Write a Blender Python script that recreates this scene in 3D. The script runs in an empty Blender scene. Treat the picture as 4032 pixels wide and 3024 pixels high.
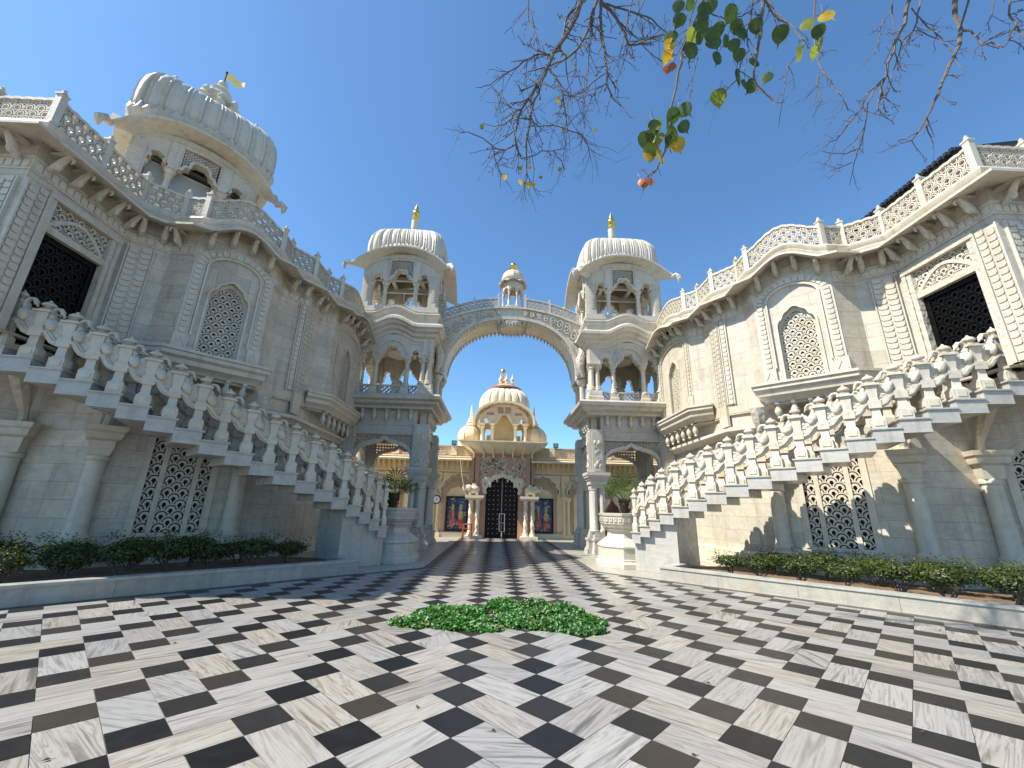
import bpy, math, random
from math import sin, cos, pi, radians, sqrt, atan2, hypot, floor, ceil
from mathutils import Vector, Matrix
from mathutils.geometry import tessellate_polygon
random.seed(11)
R = random.Random(5)
scene = bpy.context.scene
COL = scene.collection

# ------------------------------------------------------------------ materials
def new_mat(name):
    m = bpy.data.materials.new(name); m.use_nodes = True
    nt = m.node_tree; nt.nodes.clear()
    out = nt.nodes.new('ShaderNodeOutputMaterial'); b = nt.nodes.new('ShaderNodeBsdfPrincipled')
    nt.links.new(b.outputs[0], out.inputs[0])
    return m, nt, b
def N(nt, t, **kw):
    n = nt.nodes.new(t)
    for k, v in kw.items():
        if k in n.inputs.keys(): n.inputs[k].default_value = v
        else: setattr(n, k, v)
    return n
def L(nt, a, b): nt.links.new(a, b)
def ramp(nt, fac, stops):
    r = nt.nodes.new('ShaderNodeValToRGB'); e = r.color_ramp.elements
    while len(e) > 1: e.remove(e[-1])
    e[0].position = stops[0][0]; e[0].color = (*stops[0][1], 1)
    for p, c in stops[1:]:
        x = e.new(p); x.color = (*c, 1)
    L(nt, fac, r.inputs[0]); return r.outputs[0]
def mix(nt, fac, a, b, mode='MIX'):
    n = nt.nodes.new('ShaderNodeMix'); n.data_type = 'RGBA'; n.blend_type = mode
    for i, v in ((0, fac), (6, a), (7, b)):
        if hasattr(v, 'is_output'): L(nt, v, n.inputs[i])
        elif i == 0: n.inputs[0].default_value = v
        else: n.inputs[i].default_value = (*v, 1)
    return n.outputs[2]
def plain(name, col, rough=.5, metal=0., noise=0., nscale=4., bump=0., bscale=20., spec=.5):
    m, nt, b = new_mat(name)
    b.inputs['Roughness'].default_value = rough; b.inputs['Metallic'].default_value = metal
    b.inputs['Specular IOR Level'].default_value = spec
    b.inputs['Base Color'].default_value = (*col, 1)
    g = N(nt, 'ShaderNodeNewGeometry')
    if noise:
        n = N(nt, 'ShaderNodeTexNoise', Scale=nscale, Detail=6.)
        L(nt, g.outputs['Position'], n.inputs['Vector'])
        lo = tuple(max(0, c*(1-noise)) for c in col); hi = tuple(min(1, c*(1+noise)) for c in col)
        L(nt, ramp(nt, n.outputs[0], [(.3, lo), (.7, hi)]), b.inputs['Base Color'])
    if bump:
        n = N(nt, 'ShaderNodeTexNoise', Scale=bscale, Detail=4.)
        L(nt, g.outputs['Position'], n.inputs['Vector'])
        bp = N(nt, 'ShaderNodeBump', Strength=bump, Distance=.03)
        L(nt, n.outputs[0], bp.inputs['Height']); L(nt, bp.outputs[0], b.inputs['Normal'])
    return m
def marble(name, base, warm, grey, veins=.35, brick=None, carve=0., cscale=14., rough=.42, stain=.35):
    m, nt, b = new_mat(name)
    g = N(nt, 'ShaderNodeNewGeometry'); P = g.outputs['Position']
    n1 = N(nt, 'ShaderNodeTexNoise', Scale=.9, Detail=5., Distortion=.6); L(nt, P, n1.inputs['Vector'])
    c = ramp(nt, n1.outputs[0], [(.32, base), (.52, base), (.72, warm)])
    mp = N(nt, 'ShaderNodeMapping'); mp.inputs['Rotation'].default_value = (.5, .35, .6); mp.inputs['Scale'].default_value = (1., 1., 2.6)
    L(nt, P, mp.inputs['Vector'])
    n2 = N(nt, 'ShaderNodeTexNoise', Scale=1.5, Detail=9., Roughness=.62, Distortion=1.4); L(nt, mp.outputs[0], n2.inputs['Vector'])
    v = ramp(nt, n2.outputs[0], [(.40, (0, 0, 0)), (.475, (.5, .5, .5)), (.5, (1, 1, 1)), (.525, (.35, .35, .35)), (.62, (0, 0, 0))])
    vm = N(nt, 'ShaderNodeMath', operation='MULTIPLY'); L(nt, v, vm.inputs[0]); vm.inputs[1].default_value = veins
    c = mix(nt, vm.outputs[0], c, grey)
    n3 = N(nt, 'ShaderNodeTexNoise', Scale=6., Detail=6.); L(nt, P, n3.inputs['Vector'])
    sm = ramp(nt, n3.outputs[0], [(.5, (0, 0, 0)), (.75, (stain, stain, stain))])
    c = mix(nt, sm, c, tuple(x*.72 for x in warm))
    ms = N(nt, 'ShaderNodeMapping'); ms.inputs['Scale'].default_value = (3.2, 3.2, .28); L(nt, P, ms.inputs['Vector'])
    n4 = N(nt, 'ShaderNodeTexNoise', Scale=1.6, Detail=7., Roughness=.65); L(nt, ms.outputs[0], n4.inputs['Vector'])
    c = mix(nt, ramp(nt, n4.outputs[0], [(.52, (0, 0, 0)), (.72, (.5, .5, .5))]), c, tuple(x*.5 for x in warm))
    h = None
    if brick:
        bw, bh = brick
        uv = N(nt, 'ShaderNodeUVMap')
        bt = N(nt, 'ShaderNodeTexBrick', Scale=1., offset=.5, offset_frequency=2, squash=1.)
        bt.inputs['Mortar Size'].default_value = .005; bt.inputs['Mortar Smooth'].default_value = .2
        bt.inputs['Brick Width'].default_value = bw; bt.inputs['Row Height'].default_value = bh
        bt.inputs['Bias'].default_value = 0.
        bt.inputs['Color1'].default_value = (1.04, 1.02, .99, 1); bt.inputs['Color2'].default_value = (.85, .855, .86, 1)
        bt.inputs['Mortar'].default_value = (.66, .62, .57, 1)
        L(nt, uv.outputs[0], bt.inputs['Vector'])
        c = mix(nt, 1., c, bt.outputs[0], 'MULTIPLY')
        h = bt.outputs[1]
    L(nt, c, b.inputs['Base Color'])
    rr = ramp(nt, n3.outputs[0], [(.3, (rough-.1,)*3), (.7, (rough+.15,)*3)]); L(nt, rr, b.inputs['Roughness'])
    bp = N(nt, 'ShaderNodeBump', Strength=.25, Distance=.012)
    nf = N(nt, 'ShaderNodeTexNoise', Scale=38., Detail=4.); L(nt, P, nf.inputs['Vector'])
    L(nt, nf.outputs[0], bp.inputs['Height']); nrm = bp.outputs[0]
    if h is not None:
        b2 = N(nt, 'ShaderNodeBump', Strength=.6, Distance=.006, invert=True); L(nt, h, b2.inputs['Height']); L(nt, nrm, b2.inputs['Normal']); nrm = b2.outputs[0]
    if carve:
        nd = N(nt, 'ShaderNodeTexNoise', Scale=cscale*.35, Detail=2.); L(nt, P, nd.inputs['Vector'])
        md = mix(nt, .22, P, nd.outputs[1], 'ADD')
        vo = N(nt, 'ShaderNodeTexVoronoi', Scale=cscale, feature='SMOOTH_F1'); L(nt, md, vo.inputs['Vector'])
        b3 = N(nt, 'ShaderNodeBump', Strength=carve, Distance=.05); L(nt, vo.outputs[0], b3.inputs['Height']); L(nt, nrm, b3.inputs['Normal']); nrm = b3.outputs[0]
    L(nt, nrm, b.inputs['Normal'])
    return m

BASE, WARM, GREY = (.565, .508, .405), (.505, .425, .30), (.345, .328, .298)
M = {}
M['block'] = marble('marble_blocks', BASE, WARM, GREY, .5, brick=(.7, .34))
M['marble'] = marble('white_marble', BASE, WARM, GREY, .25)
M['carved'] = marble('carved_marble', (.53, .48, .385), (.47, .40, .29), GREY, .15, carve=.55, cscale=9.)
M['relief'] = marble('relief_marble', (.453, .439, .409), (.402, .365, .307), GREY, .15, carve=1.0, cscale=5.5)
M['jali'] = marble('lattice_marble', (.55, .50, .40), (.48, .41, .30), GREY, .1)
M['stair'] = marble('stair_marble', (.43, .408, .358), (.39, .36, .30), (.25, .248, .24), .4, stain=.12, rough=.3)
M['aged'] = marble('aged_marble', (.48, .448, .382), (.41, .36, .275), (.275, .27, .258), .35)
M['kerb'] = marble('kerb_marble', (.40, .375, .318), (.365, .315, .235), (.25, .245, .232), .4, brick=(1.35, 3.), rough=.33)
M['gold'] = plain('gilded_metal', (.75, .45, .08), .28, 1.)
M['flag_glint'] = plain('gilded_flag', (.95, .72, .22), .4, .0)  # non-metal bright yellow: the sun's glint on the flag is put into the colour
M['black'] = plain('black_lacquer', (.002, .002, .002), .38, spec=.22)
M['dark'] = plain('painted_niche_shade', (.012, .011, .010), .8)  # near-black colour painting the shade behind the niche lattice
M['backing'] = plain('painted_interior_shade', (.05, .045, .038), .9)  # dark colour painting the unlit depth behind windows and doors
M['glass'] = plain('grey_glass', (.34, .36, .34), .35, noise=.1, nscale=.6)
M['soil'] = plain('soil', (.15, .095, .055), .95, noise=.35, nscale=5., bump=.6, bscale=14.)
M['cream'] = plain('cream_paint', (.78, .62, .37), .6, noise=.07, nscale=2.5, bump=.08, bscale=40.)
M['pale'] = plain('pale_cream_paint', (.74, .64, .46), .55, noise=.08, nscale=3., bump=.08, bscale=40.)
M['pink'] = plain('terracotta_pink_paint', (.50, .28, .19), .6, noise=.12, nscale=6., bump=.15, bscale=30.)
M['door'] = plain('dark_wood', (.022, .009, .006), .55, noise=.4, nscale=3., spec=.25)
M['steel'] = plain('steel', (.55, .56, .57), .3, 1.)
M['silver'] = plain('silver_stud', (.7, .69, .66), .25, 1.)
M['redplastic'] = plain('red_plastic', (.33, .07, .045), .35)
M['net'] = plain('dark_netting', (.055, .06, .055), .9, noise=.3, nscale=12.)
M['blackmetal'] = plain('black_metal', (.012, .012, .013), .45)
M['white'] = plain('white_dial', (.75, .75, .74), .4)
M['cable'] = plain('pale_cable', (.6, .52, .36), .6)
M['bark'] = plain('pale_bark', (.11, .092, .076), .85, noise=.35, nscale=16., bump=.4, bscale=60.)
M['trunkbark'] = plain('palm_bark', (.06, .04, .025), .9, noise=.4, nscale=25., bump=.8, bscale=40.)
def leafmat(name, col, trans=.35, rough=.45):
    m, nt, b = new_mat(name)
    g = N(nt, 'ShaderNodeNewGeometry'); n = N(nt, 'ShaderNodeTexNoise', Scale=9., Detail=3.); L(nt, g.outputs['Position'], n.inputs['Vector'])
    c = ramp(nt, n.outputs[0], [(.3, tuple(x*.62 for x in col)), (.7, tuple(min(1, x*1.35) for x in col))])
    L(nt, c, b.inputs['Base Color']); b.inputs['Roughness'].default_value = rough
    t = N(nt, 'ShaderNodeBsdfTranslucent'); L(nt, c, t.inputs[0])
    mx = N(nt, 'ShaderNodeMixShader'); mx.inputs[0].default_value = trans
    L(nt, b.outputs[0], mx.inputs[1]); L(nt, t.outputs[0], mx.inputs[2])
    L(nt, mx.outputs[0], nt.nodes['Material Output'].inputs[0])
    return m
M['hedge1'] = leafmat('hedge_leaf', (.052, .083, .015), .3)
M['hedge2'] = leafmat('hedge_leaf_dark', (.028, .052, .011), .25)
M['hedge3'] = leafmat('hedge_leaf_young', (.105, .133, .021), .35)
M['pl1'] = leafmat('fresh_leaf', (.042, .174, .018), .3)
M['pl2'] = leafmat('dark_leaf', (.018, .070, .014), .25)
M['pl3'] = leafmat('yellow_leaf', (.383, .314, .035), .3)
M['pl4'] = leafmat('bronze_leaf', (.070, .035, .018), .2)
M['palm'] = leafmat('palm_leaf', (.10, .17, .03), .35)
M['pe1'] = leafmat('tree_leaf_green', (.06, .11, .02), .4)
M['pe2'] = leafmat('tree_leaf_yellow', (.55, .36, .025), .5)
M['pe3'] = leafmat('tree_leaf_lime', (.22, .26, .03), .5)
M['pe4'] = leafmat('tree_leaf_rust', (.35, .10, .03), .4)

def floor_mats():
    m, nt, b = new_mat('streaked_floor_marble')
    uv = N(nt, 'ShaderNodeUVMap'); at = N(nt, 'ShaderNodeAttribute', attribute_name='tile')
    sep = N(nt, 'ShaderNodeSeparateColor'); L(nt, at.outputs['Color'], sep.inputs[0])
    # streaks run along the tile, each slab with its own offset and tint
    mp = N(nt, 'ShaderNodeMapping'); mp.inputs['Scale'].default_value = (.95, 15., 1.); L(nt, uv.outputs[0], mp.inputs['Vector'])
    off = N(nt, 'ShaderNodeVectorMath', operation='SCALE'); off.inputs['Scale'].default_value = 60.
    L(nt, at.outputs['Color'], off.inputs[0])
    ad = N(nt, 'ShaderNodeVectorMath', operation='ADD'); L(nt, mp.outputs[0], ad.inputs[0]); L(nt, off.outputs[0], ad.inputs[1])
    n1 = N(nt, 'ShaderNodeTexNoise', Scale=1., Detail=5., Roughness=.6, Distortion=.7); L(nt, ad.outputs[0], n1.inputs['Vector'])
    c1 = ramp(nt, n1.outputs[0], [(.26, (.075, .068, .06)), (.36, (.155, .135, .112)), (.43, (.29, .26, .22)), (.50, (.36, .335, .295)), (.545, (.175, .145, .115)), (.585, (.31, .285, .25)), (.64, (.375, .355, .32)), (.69, (.185, .16, .13)), (.76, (.28, .26, .23))])
    c2 = ramp(nt, n1.outputs[0], [(.26, (.08, .08, .08)), (.38, (.15, .15, .148)), (.46, (.29, .292, .285)), (.53, (.34, .342, .335)), (.57, (.17, .17, .168)), (.61, (.30, .30, .295)), (.68, (.35, .35, .34)), (.74, (.2, .2, .197))])
    c = mix(nt, ramp(nt, sep.outputs[2], [(.25, (.15, .15, .15)), (.75, (.8, .8, .8))]), c1, c2)
    c = mix(nt, 1., c, ramp(nt, sep.outputs[0], [(0, (.80, .80, .82)), (.5, (.97, .95, .92)), (1, (1.04, 1.03, 1.02))]), 'MULTIPLY')
    c = mix(nt, ramp(nt, sep.outputs[1], [(.6, (0, 0, 0)), (1, (.35, .35, .35))]), c, (.31, .315, .315))
    g = N(nt, 'ShaderNodeNewGeometry')
    d = N(nt, 'ShaderNodeTexNoise', Scale=30., Detail=5.); L(nt, g.outputs['Position'], d.inputs['Vector'])
    c = mix(nt, ramp(nt, d.outputs[0], [(.62, (0, 0, 0)), (.78, (.45, .45, .45))]), c, (.22, .19, .155))
    d2 = N(nt, 'ShaderNodeTexNoise', Scale=.8, Detail=4.); L(nt, g.outputs['Position'], d2.inputs['Vector'])
    c = mix(nt, ramp(nt, d2.outputs[0], [(.45, (0, 0, 0)), (.75, (.3, .3, .3))]), c, (.22, .195, .16))
    L(nt, c, b.inputs['Base Color'])
    L(nt, ramp(nt, d2.outputs[0], [(.35, (.26,)*3), (.7, (.42,)*3)]), b.inputs['Roughness'])
    M['tile_white'] = m
    m, nt, b = new_mat('black_floor_stone')
    at = N(nt, 'ShaderNodeAttribute', attribute_name='tile'); sep = N(nt, 'ShaderNodeSeparateColor'); L(nt, at.outputs['Color'], sep.inputs[0])
    c = ramp(nt, sep.outputs[0], [(0, (.006, .0065, .007)), (.35, (.011, .011, .011)), (.7, (.021, .0195, .0175)), (1, (.036, .030, .023))])
    g = N(nt, 'ShaderNodeNewGeometry'); d = N(nt, 'ShaderNodeTexNoise', Scale=7., Detail=7.); L(nt, g.outputs['Position'], d.inputs['Vector'])
    c = mix(nt, ramp(nt, d.outputs[0], [(.5, (0, 0, 0)), (.8, (.18, .18, .18))]), c, (.05, .045, .04))
    b.inputs['Specular IOR Level'].default_value = .32
    L(nt, c, b.inputs['Base Color']); L(nt, ramp(nt, d.outputs[0], [(.35, (.36,)*3), (.7, (.46,)*3)]), b.inputs['Roughness'])
    M['tile_black'] = m
floor_mats()
M['grout'] = plain('grout', (.22, .2, .18), .8)

# ------------------------------------------------------------------ mesh builder
class MB:
    def __init__(s, S=1, T=None):
        s.v = []; s.f = []; s.mi = []; s.S = S; s.T = T; s.mat = 0
    def add(s, vs, fs, mat=None):
        b = len(s.v)
        for p in vs:
            p = Vector(p)
            if s.T is not None: p = s.T @ p
            s.v.append((p.x*s.S, p.y, p.z))
        for f in fs:
            g = [b+i for i in f]
            if s.S < 0: g.reverse()
            s.f.append(g); s.mi.append(s.mat if mat is None else mat)
    def box(s, c, d, rz=0.):
        x, y, z = d[0]/2, d[1]/2, d[2]/2; cz, sz = cos(rz), sin(rz)
        vs = [(c[0]+i*x*cz-j*y*sz, c[1]+i*x*sz+j*y*cz, c[2]+k*z) for k in (-1, 1) for i, j in ((-1, -1), (1, -1), (1, 1), (-1, 1))]
        s.add(vs, [(3, 2, 1, 0), (4, 5, 6, 7), (0, 1, 5, 4), (1, 2, 6, 5), (2, 3, 7, 6), (3, 0, 4, 7)])
    def loft(s, rings, closed=True, caps=(True, True)):
        n = len(rings[0]); vs = [p for r in rings for p in r]; fs = []
        for i in range(len(rings)-1):
            for j in range(n if closed else n-1):
                k = (j+1) % n
                fs.append((i*n+j, i*n+k, (i+1)*n+k, (i+1)*n+j))
        if caps[0]: fs.append(tuple(range(n-1, -1, -1)))
        if caps[1]: fs.append(tuple((len(rings)-1)*n+i for i in range(n)))
        s.add(vs, fs)
    def prism(s, poly, z0, z1):
        s.loft([[(x, y, z0) for x, y in poly], [(x, y, z1) for x, y in poly]])
    def lathe(s, prof, c=(0, 0, 0), n=12, rot=0., sq=1.):
        rings = [[(c[0]+r*cos(rot+2*pi*i/n), c[1]+sq*r*sin(rot+2*pi*i/n), c[2]+z) for i in range(n)] for r, z in prof]
        s.loft(rings)
    def tube(s, pts, r, n=6, flat=1.):
        pts = [Vector(p) for p in pts]; rs = r if hasattr(r, '__len__') else [r]*len(pts)
        t0 = (pts[1]-pts[0]).normalized(); a = Vector((0, 0, 1)) if abs(t0.z) < .9 else Vector((1, 0, 0))
        u = t0.cross(a).normalized(); rings = []
        for i, p in enumerate(pts):
            t = (pts[min(i+1, len(pts)-1)]-pts[max(i-1, 0)]).normalized()
            u = (u-t*u.dot(t))
            u = u.normalized() if u.length > 1e-6 else t.orthogonal().normalized()
            w = t.cross(u)
            rings.append([p+u*(rs[i]*cos(2*pi*k/n))+w*(rs[i]*flat*sin(2*pi*k/n)) for k in range(n)])
        s.loft(rings)
    def ell(s, c, r, n=8, m=6, T=None):
        rings = []
        for i in range(m+1):
            a = -pi/2+pi*i/m; rr = max(.02, cos(a))
            ring = [Vector((r[0]*rr*cos(2*pi*k/n), r[1]*rr*sin(2*pi*k/n), r[2]*sin(a))) for k in range(n)]
            rings.append([Vector(c)+(T @ p if T is not None else p) for p in ring])
        s.loft(rings)
    def sweep(s, path, prof, closed=False, open_prof=False):
        # path: (x, y[, dz]); profile: (out, z), out to the right hand of travel
        P = [(p[0], p[1], p[2] if len(p) > 2 else 0.) for p in path]; n = len(P); rings = []
        for i in range(n):
            a = P[(i-1) % n] if (closed or i > 0) else None
            b = P[(i+1) % n] if (closed or i < n-1) else None
            def nd(p, q):
                d = hypot(q[0]-p[0], q[1]-p[1]); return ((q[1]-p[1])/d, -(q[0]-p[0])/d)
            n1 = nd(a, P[i]) if a else None; n2 = nd(P[i], b) if b else None
            if n1 is None: m = n2
            elif n2 is None: m = n1
            else:
                mx, my = n1[0]+n2[0], n1[1]+n2[1]; q = mx*n1[0]+my*n1[1]
                m = (mx/q, my/q) if abs(q) > .05 else n1
            rings.append([(P[i][0]+m[0]*o, P[i][1]+m[1]*o, P[i][2]+z) for o, z in prof])
        if closed: rings.append(rings[0])
        s.loft(rings, closed=not open_prof, caps=(not closed and not open_prof,)*2)
    def ext(s, F, poly, d0, d1, holes=(), back=True):
        loops = [list(poly)]+[list(h) for h in holes]
        tri = tessellate_polygon([[Vector((u, v, 0)) for u, v in l] for l in loops])
        flat = [p for l in loops for p in l]; n = len(flat)
        s.add([F(u, v, d1) for u, v in flat], [tuple(t) for t in tri])
        if back: s.add([F(u, v, d0) for u, v in flat], [tuple(reversed(t)) for t in tri])
        for l in loops:
            k = len(l); vs = [F(u, v, d0) for u, v in l]+[F(u, v, d1) for u, v in l]
            s.add(vs, [(i, (i+1) % k, k+(i+1) % k, k+i) for i in range(k)])
    def strip(s, F, pts, w, d0, d1):   # a raised band that follows a polyline in a frame
        n = len(pts); A = []; B = []
        for i in range(n):
            p = pts[max(i-1, 0)]; q = pts[min(i+1, n-1)]; d = hypot(q[0]-p[0], q[1]-p[1]) or 1
            nx, ny = -(q[1]-p[1])/d, (q[0]-p[0])/d
            A.append((pts[i][0]+nx*w/2, pts[i][1]+ny*w/2)); B.append((pts[i][0]-nx*w/2, pts[i][1]-ny*w/2))
        vs = []
        for a, b in zip(A, B): vs += [F(*b, d0), F(*a, d0), F(*a, d1), F(*b, d1)]
        fs = []
        for i in range(n-1):
            for j in range(4):
                k = (j+1) % 4; fs.append((i*4+j, i*4+k, i*4+4+k, i*4+4+j))
        fs += [(0, 1, 2, 3), tuple(4*n-4+i for i in (3, 2, 1, 0))]
        s.add(vs, fs)
    def fbox(s, F, u0, u1, v0, v1, d0, d1):
        vs = [F(u, v, d) for d in (d0, d1) for u, v in ((u0, v0), (u1, v0), (u1, v1), (u0, v1))]
        s.add(vs, [(3, 2, 1, 0), (4, 5, 6, 7), (0, 1, 5, 4), (1, 2, 6, 5), (2, 3, 7, 6), (3, 0, 4, 7)])
    def arc(s, F, cu, cv, r0, r1, d0, d1, n=6, a0=0., a1=pi, ok=None):
        for i in range(n):
            t0 = a0+(a1-a0)*i/n; t1 = a0+(a1-a0)*(i+1)/n; tm = (t0+t1)/2; rm = (r0+r1)/2
            if ok and not ok(cu+rm*cos(tm), cv+rm*sin(tm)): continue
            q = [(cu+r0*cos(t0), cv+r0*sin(t0)), (cu+r1*cos(t0), cv+r1*sin(t0)), (cu+r1*cos(t1), cv+r1*sin(t1)), (cu+r0*cos(t1), cv+r0*sin(t1))]
            vs = [F(u, v, d) for d in (d0, d1) for u, v in q]
            s.add(vs, [(4, 5, 6, 7), (1, 2, 6, 5), (3, 0, 4, 7), (3, 2, 1, 0), (0, 1, 5, 4), (2, 3, 7, 6)])
    def fish(s, F, u0, u1, v0, v1, r, d0, d1, mask=None, n=8, pitch=1., hole=.27, groove=False):
        # rows of overlapping scales: every scale shows only what the lower rows leave of it
        p = r*pitch; j = 0; v = v0-p*.35; um = (u0+u1)/2; kk = int((u1-u0)/(2*r)/2+2)
        while v < v1:
            for k in range(-kk, kk+1):
                cu = um+k*2*r+(r if j % 2 else 0)
                if cu < u0-r or cu > u1+r: continue
                def ok(u, w):
                    if not (u0 <= u <= u1 and v0 <= w <= v1 and (mask is None or mask(u, w))): return False
                    for q in (-r, r):
                        if hypot(u-cu-q, w-v+p) < .985*r: return False
                    return True
                s.arc(F, cu, v, .80*r, 1.0*r, d0, d1, n, -.25, pi+.25, ok=ok)
                s.arc(F, cu, v, hole*r, .63*r, d0, d1, n, -pi/2, 3*pi/2, ok=ok)
                if groove: s.arc(F, cu, v, .63*r, .80*r, d0+(d1-d0)*.35, d0+(d1-d0)*.6, n, -.6, pi+.6, ok=ok)
            v += p; j += 1
    def lattice(s, F, u0, u1, v0, v1, step, w, d0, d1, mask=None, diag=True):
        def ok(u, v): return u0 <= u <= u1 and v0 <= v <= v1 and (mask is None or mask(u, v))
        if diag:
            for sg in (1, -1):
                k = u0-(v1-v0)-step
                while k < u1+(v1-v0)+step:
                    v = v0; run = []
                    st = step/2
                    while v <= v1+1e-6:
                        u = k+sg*(v-v0)
                        if ok(u, v): run.append((u, v))
                        else:
                            if len(run) > 1: s.strip(F, [run[0], run[-1]], w, d0, d1)
                            run = []
                        v += st
                    if len(run) > 1: s.strip(F, [run[0], run[-1]], w, d0, d1)
                    k += step
        else:
            for ax in (0, 1):
                a = (u0 if ax else v0)
                while a <= (u1 if ax else v1)+1e-6:
                    b = (v0 if ax else u0); run = []
                    while b <= (v1 if ax else u1)+1e-6:
                        q = (a, b) if ax else (b, a)
                        if ok(*q): run.append(q)
                        else:
                            if len(run) > 1: s.strip(F, [run[0], run[-1]], w, d0, d1)
                            run = []
                        b += step/3
                    if len(run) > 1: s.strip(F, [run[0], run[-1]], w, d0, d1)
                    a += step
    def build(s, name, mats, parent=None, ang=38, loc=None, smooth=True):
        if not s.f: return None
        if not isinstance(mats, (list, tuple)): mats = [mats]
        o0 = Vector(parent.location) if parent is not None else Vector((0, 0, 0))
        if parent is not None and parent.parent is not None and not loc: o0 = o0+parent.parent.location
        off = Vector(loc) if loc else Vector((0, 0, 0))
        me = bpy.data.meshes.new(name)
        me.from_pydata([(p[0]-o0.x-off.x, p[1]-o0.y-off.y, p[2]-o0.z-off.z) for p in s.v], [], s.f)
        for m in mats: me.materials.append(M[m] if isinstance(m, str) else m)
        me.polygons.foreach_set('material_index', s.mi)
        uvl = me.uv_layers.new(name='UVMap')
        uvs = [0.]*(2*len(me.loops))
        for p in me.polygons:
            n = p.normal
            for li in p.loop_indices:
                co = s.v[me.loops[li].vertex_index]
                if abs(n.z) < .75:
                    h = hypot(n.x, n.y) or 1
                    uvs[2*li] = (-n.y*co[0]+n.x*co[1])/h; uvs[2*li+1] = co[2]
                else: uvs[2*li], uvs[2*li+1] = co[0], co[1]
        uvl.data.foreach_set('uv', uvs)
        if smooth:
            me.polygons.foreach_set('use_smooth', [True]*len(me.polygons))
            me.set_sharp_from_angle(angle=radians(ang))
        ob = bpy.data.objects.new(name, me); COL.objects.link(ob)
        if parent is not None: ob.parent = parent
        ob.location = off
        return ob

def tag(o, label=None, cat=None, group=None, kind=None):
    if label: o['label'] = label
    if cat: o['category'] = cat
    if group: o['group'] = group
    if kind: o['kind'] = kind
    return o
def thing(name, label, cat, loc=(0, 0, 0), group=None):
    o = bpy.data.objects.new(name, None); COL.objects.link(o); o.location = loc; o.empty_display_size = .3
    return tag(o, label, cat, group)
def part_copy(o, parent, loc, rz=0., sc=None, rot=None):
    c = o.copy(); COL.objects.link(c); c.parent = parent; c.location = loc
    c.rotation_euler = rot if rot else (0, 0, rz)
    if sc: c.scale = sc
    return c
def frame(p0, p1, z=0.):
    # u along p0 -> p1 from p0, v up, d to the right hand of travel
    d = hypot(p1[0]-p0[0], p1[1]-p0[1]); ux, uy = (p1[0]-p0[0])/d, (p1[1]-p0[1])/d
    return lambda u, v, q: Vector((p0[0]+ux*u+uy*q, p0[1]+uy*u-ux*q, z+v))
def cframe(c, ang, d, z=0.):
    # facade frame: centre c, outward direction ang, facade plane at distance d; u to the left of the outward view
    ox, oy = cos(ang), sin(ang)
    return lambda u, v, q: Vector((c[0]+ox*(d+q)-oy*u, c[1]+oy*(d+q)+ox*u, z+v))
def foil(u0, u1, v0, rise, k=5, bulge=.55, point=.25, m=5):
    # multifoil arch from (u0,v0) up and over to (u1,v0)
    um = (u0+u1)/2; hw = (u1-u0)/2; base = []
    for i in range(k+1):
        t = pi*(1-i/k); x = um+hw*cos(t); y = v0+rise*(sin(t)**.8)*(1-point*abs(cos(t))**1.)
        base.append((x, y))
    out = []
    for i in range(k):
        a, b = base[i], base[i+1]; d = hypot(b[0]-a[0], b[1]-a[1]); nx, ny = -(b[1]-a[1])/d, (b[0]-a[0])/d
        for j in range(m):
            t = j/m; h = 4*t*(1-t)*bulge*d*.5
            out.append((a[0]+(b[0]-a[0])*t+nx*h, a[1]+(b[1]-a[1])*t+ny*h))
    out.append(base[-1]); return out
def ogee(u0, u1, v0, v1, v2, n=8):
    # straight jambs up to v1, stepped ogee head to v2
    um = (u0+u1)/2; hw = (u1-u0)/2; h = v2-v1; L_ = [(u0, v0), (u0, v1)]
    k = [(.0, 0.), (.03, .18), (.12, .34), (.26, .42), (.30, .46), (.36, .62), (.48, .74), (.58, .78), (.66, .83), (.82, .95), (1., 1.)]
    for a, b in k[1:]: L_.append((u0+hw*a, v1+h*b))
    for a, b in reversed(k[:-1]): L_.append((u1-hw*a, v1+h*b))
    L_.append((u1, v0)); return L_
def inside(poly):
    def f(u, v):
        c = False; j = len(poly)-1
        for i in range(len(poly)):
            a, b = poly[i], poly[j]
            if (a[1] > v) != (b[1] > v) and u < (b[0]-a[0])*(v-a[1])/(b[1]-a[1])+a[0]: c = not c
            j = i
        return c
    return f
def lerp(a, b, t): return a+(b-a)*t

# ------------------------------------------------------------------ ground and floor
g = MB(); g.add([(-150, -150, -.03), (150, -150, -.03), (150, 150, -.03), (-150, 150, -.03)], [(0, 1, 2, 3)])
tag(g.build('ground', 'grout', smooth=False), kind='structure')
g = MB()
for S in (1, -1):
    g.S = S
    g.add([(2.06, 10.76, -.004), (2.06, 24, -.004), (16, 24, -.004), (16, -3.2, -.004)], [(3, 2, 1, 0)])
tag(g.build('marble_apron', 'kerb', smooth=False), kind='structure')
def clip(poly, nx, ny, c):
    out = []
    for i in range(len(poly)):
        a, b = poly[i], poly[(i+1) % len(poly)]; da = a[0]*nx+a[1]*ny-c; db = b[0]*nx+b[1]*ny-c
        if da <= 0: out.append(a)
        if (da < 0 < db) or (db < 0 < da):
            t = da/(da-db); out.append((a[0]+(b[0]-a[0])*t, a[1]+(b[1]-a[1])*t))
    return out
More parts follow.
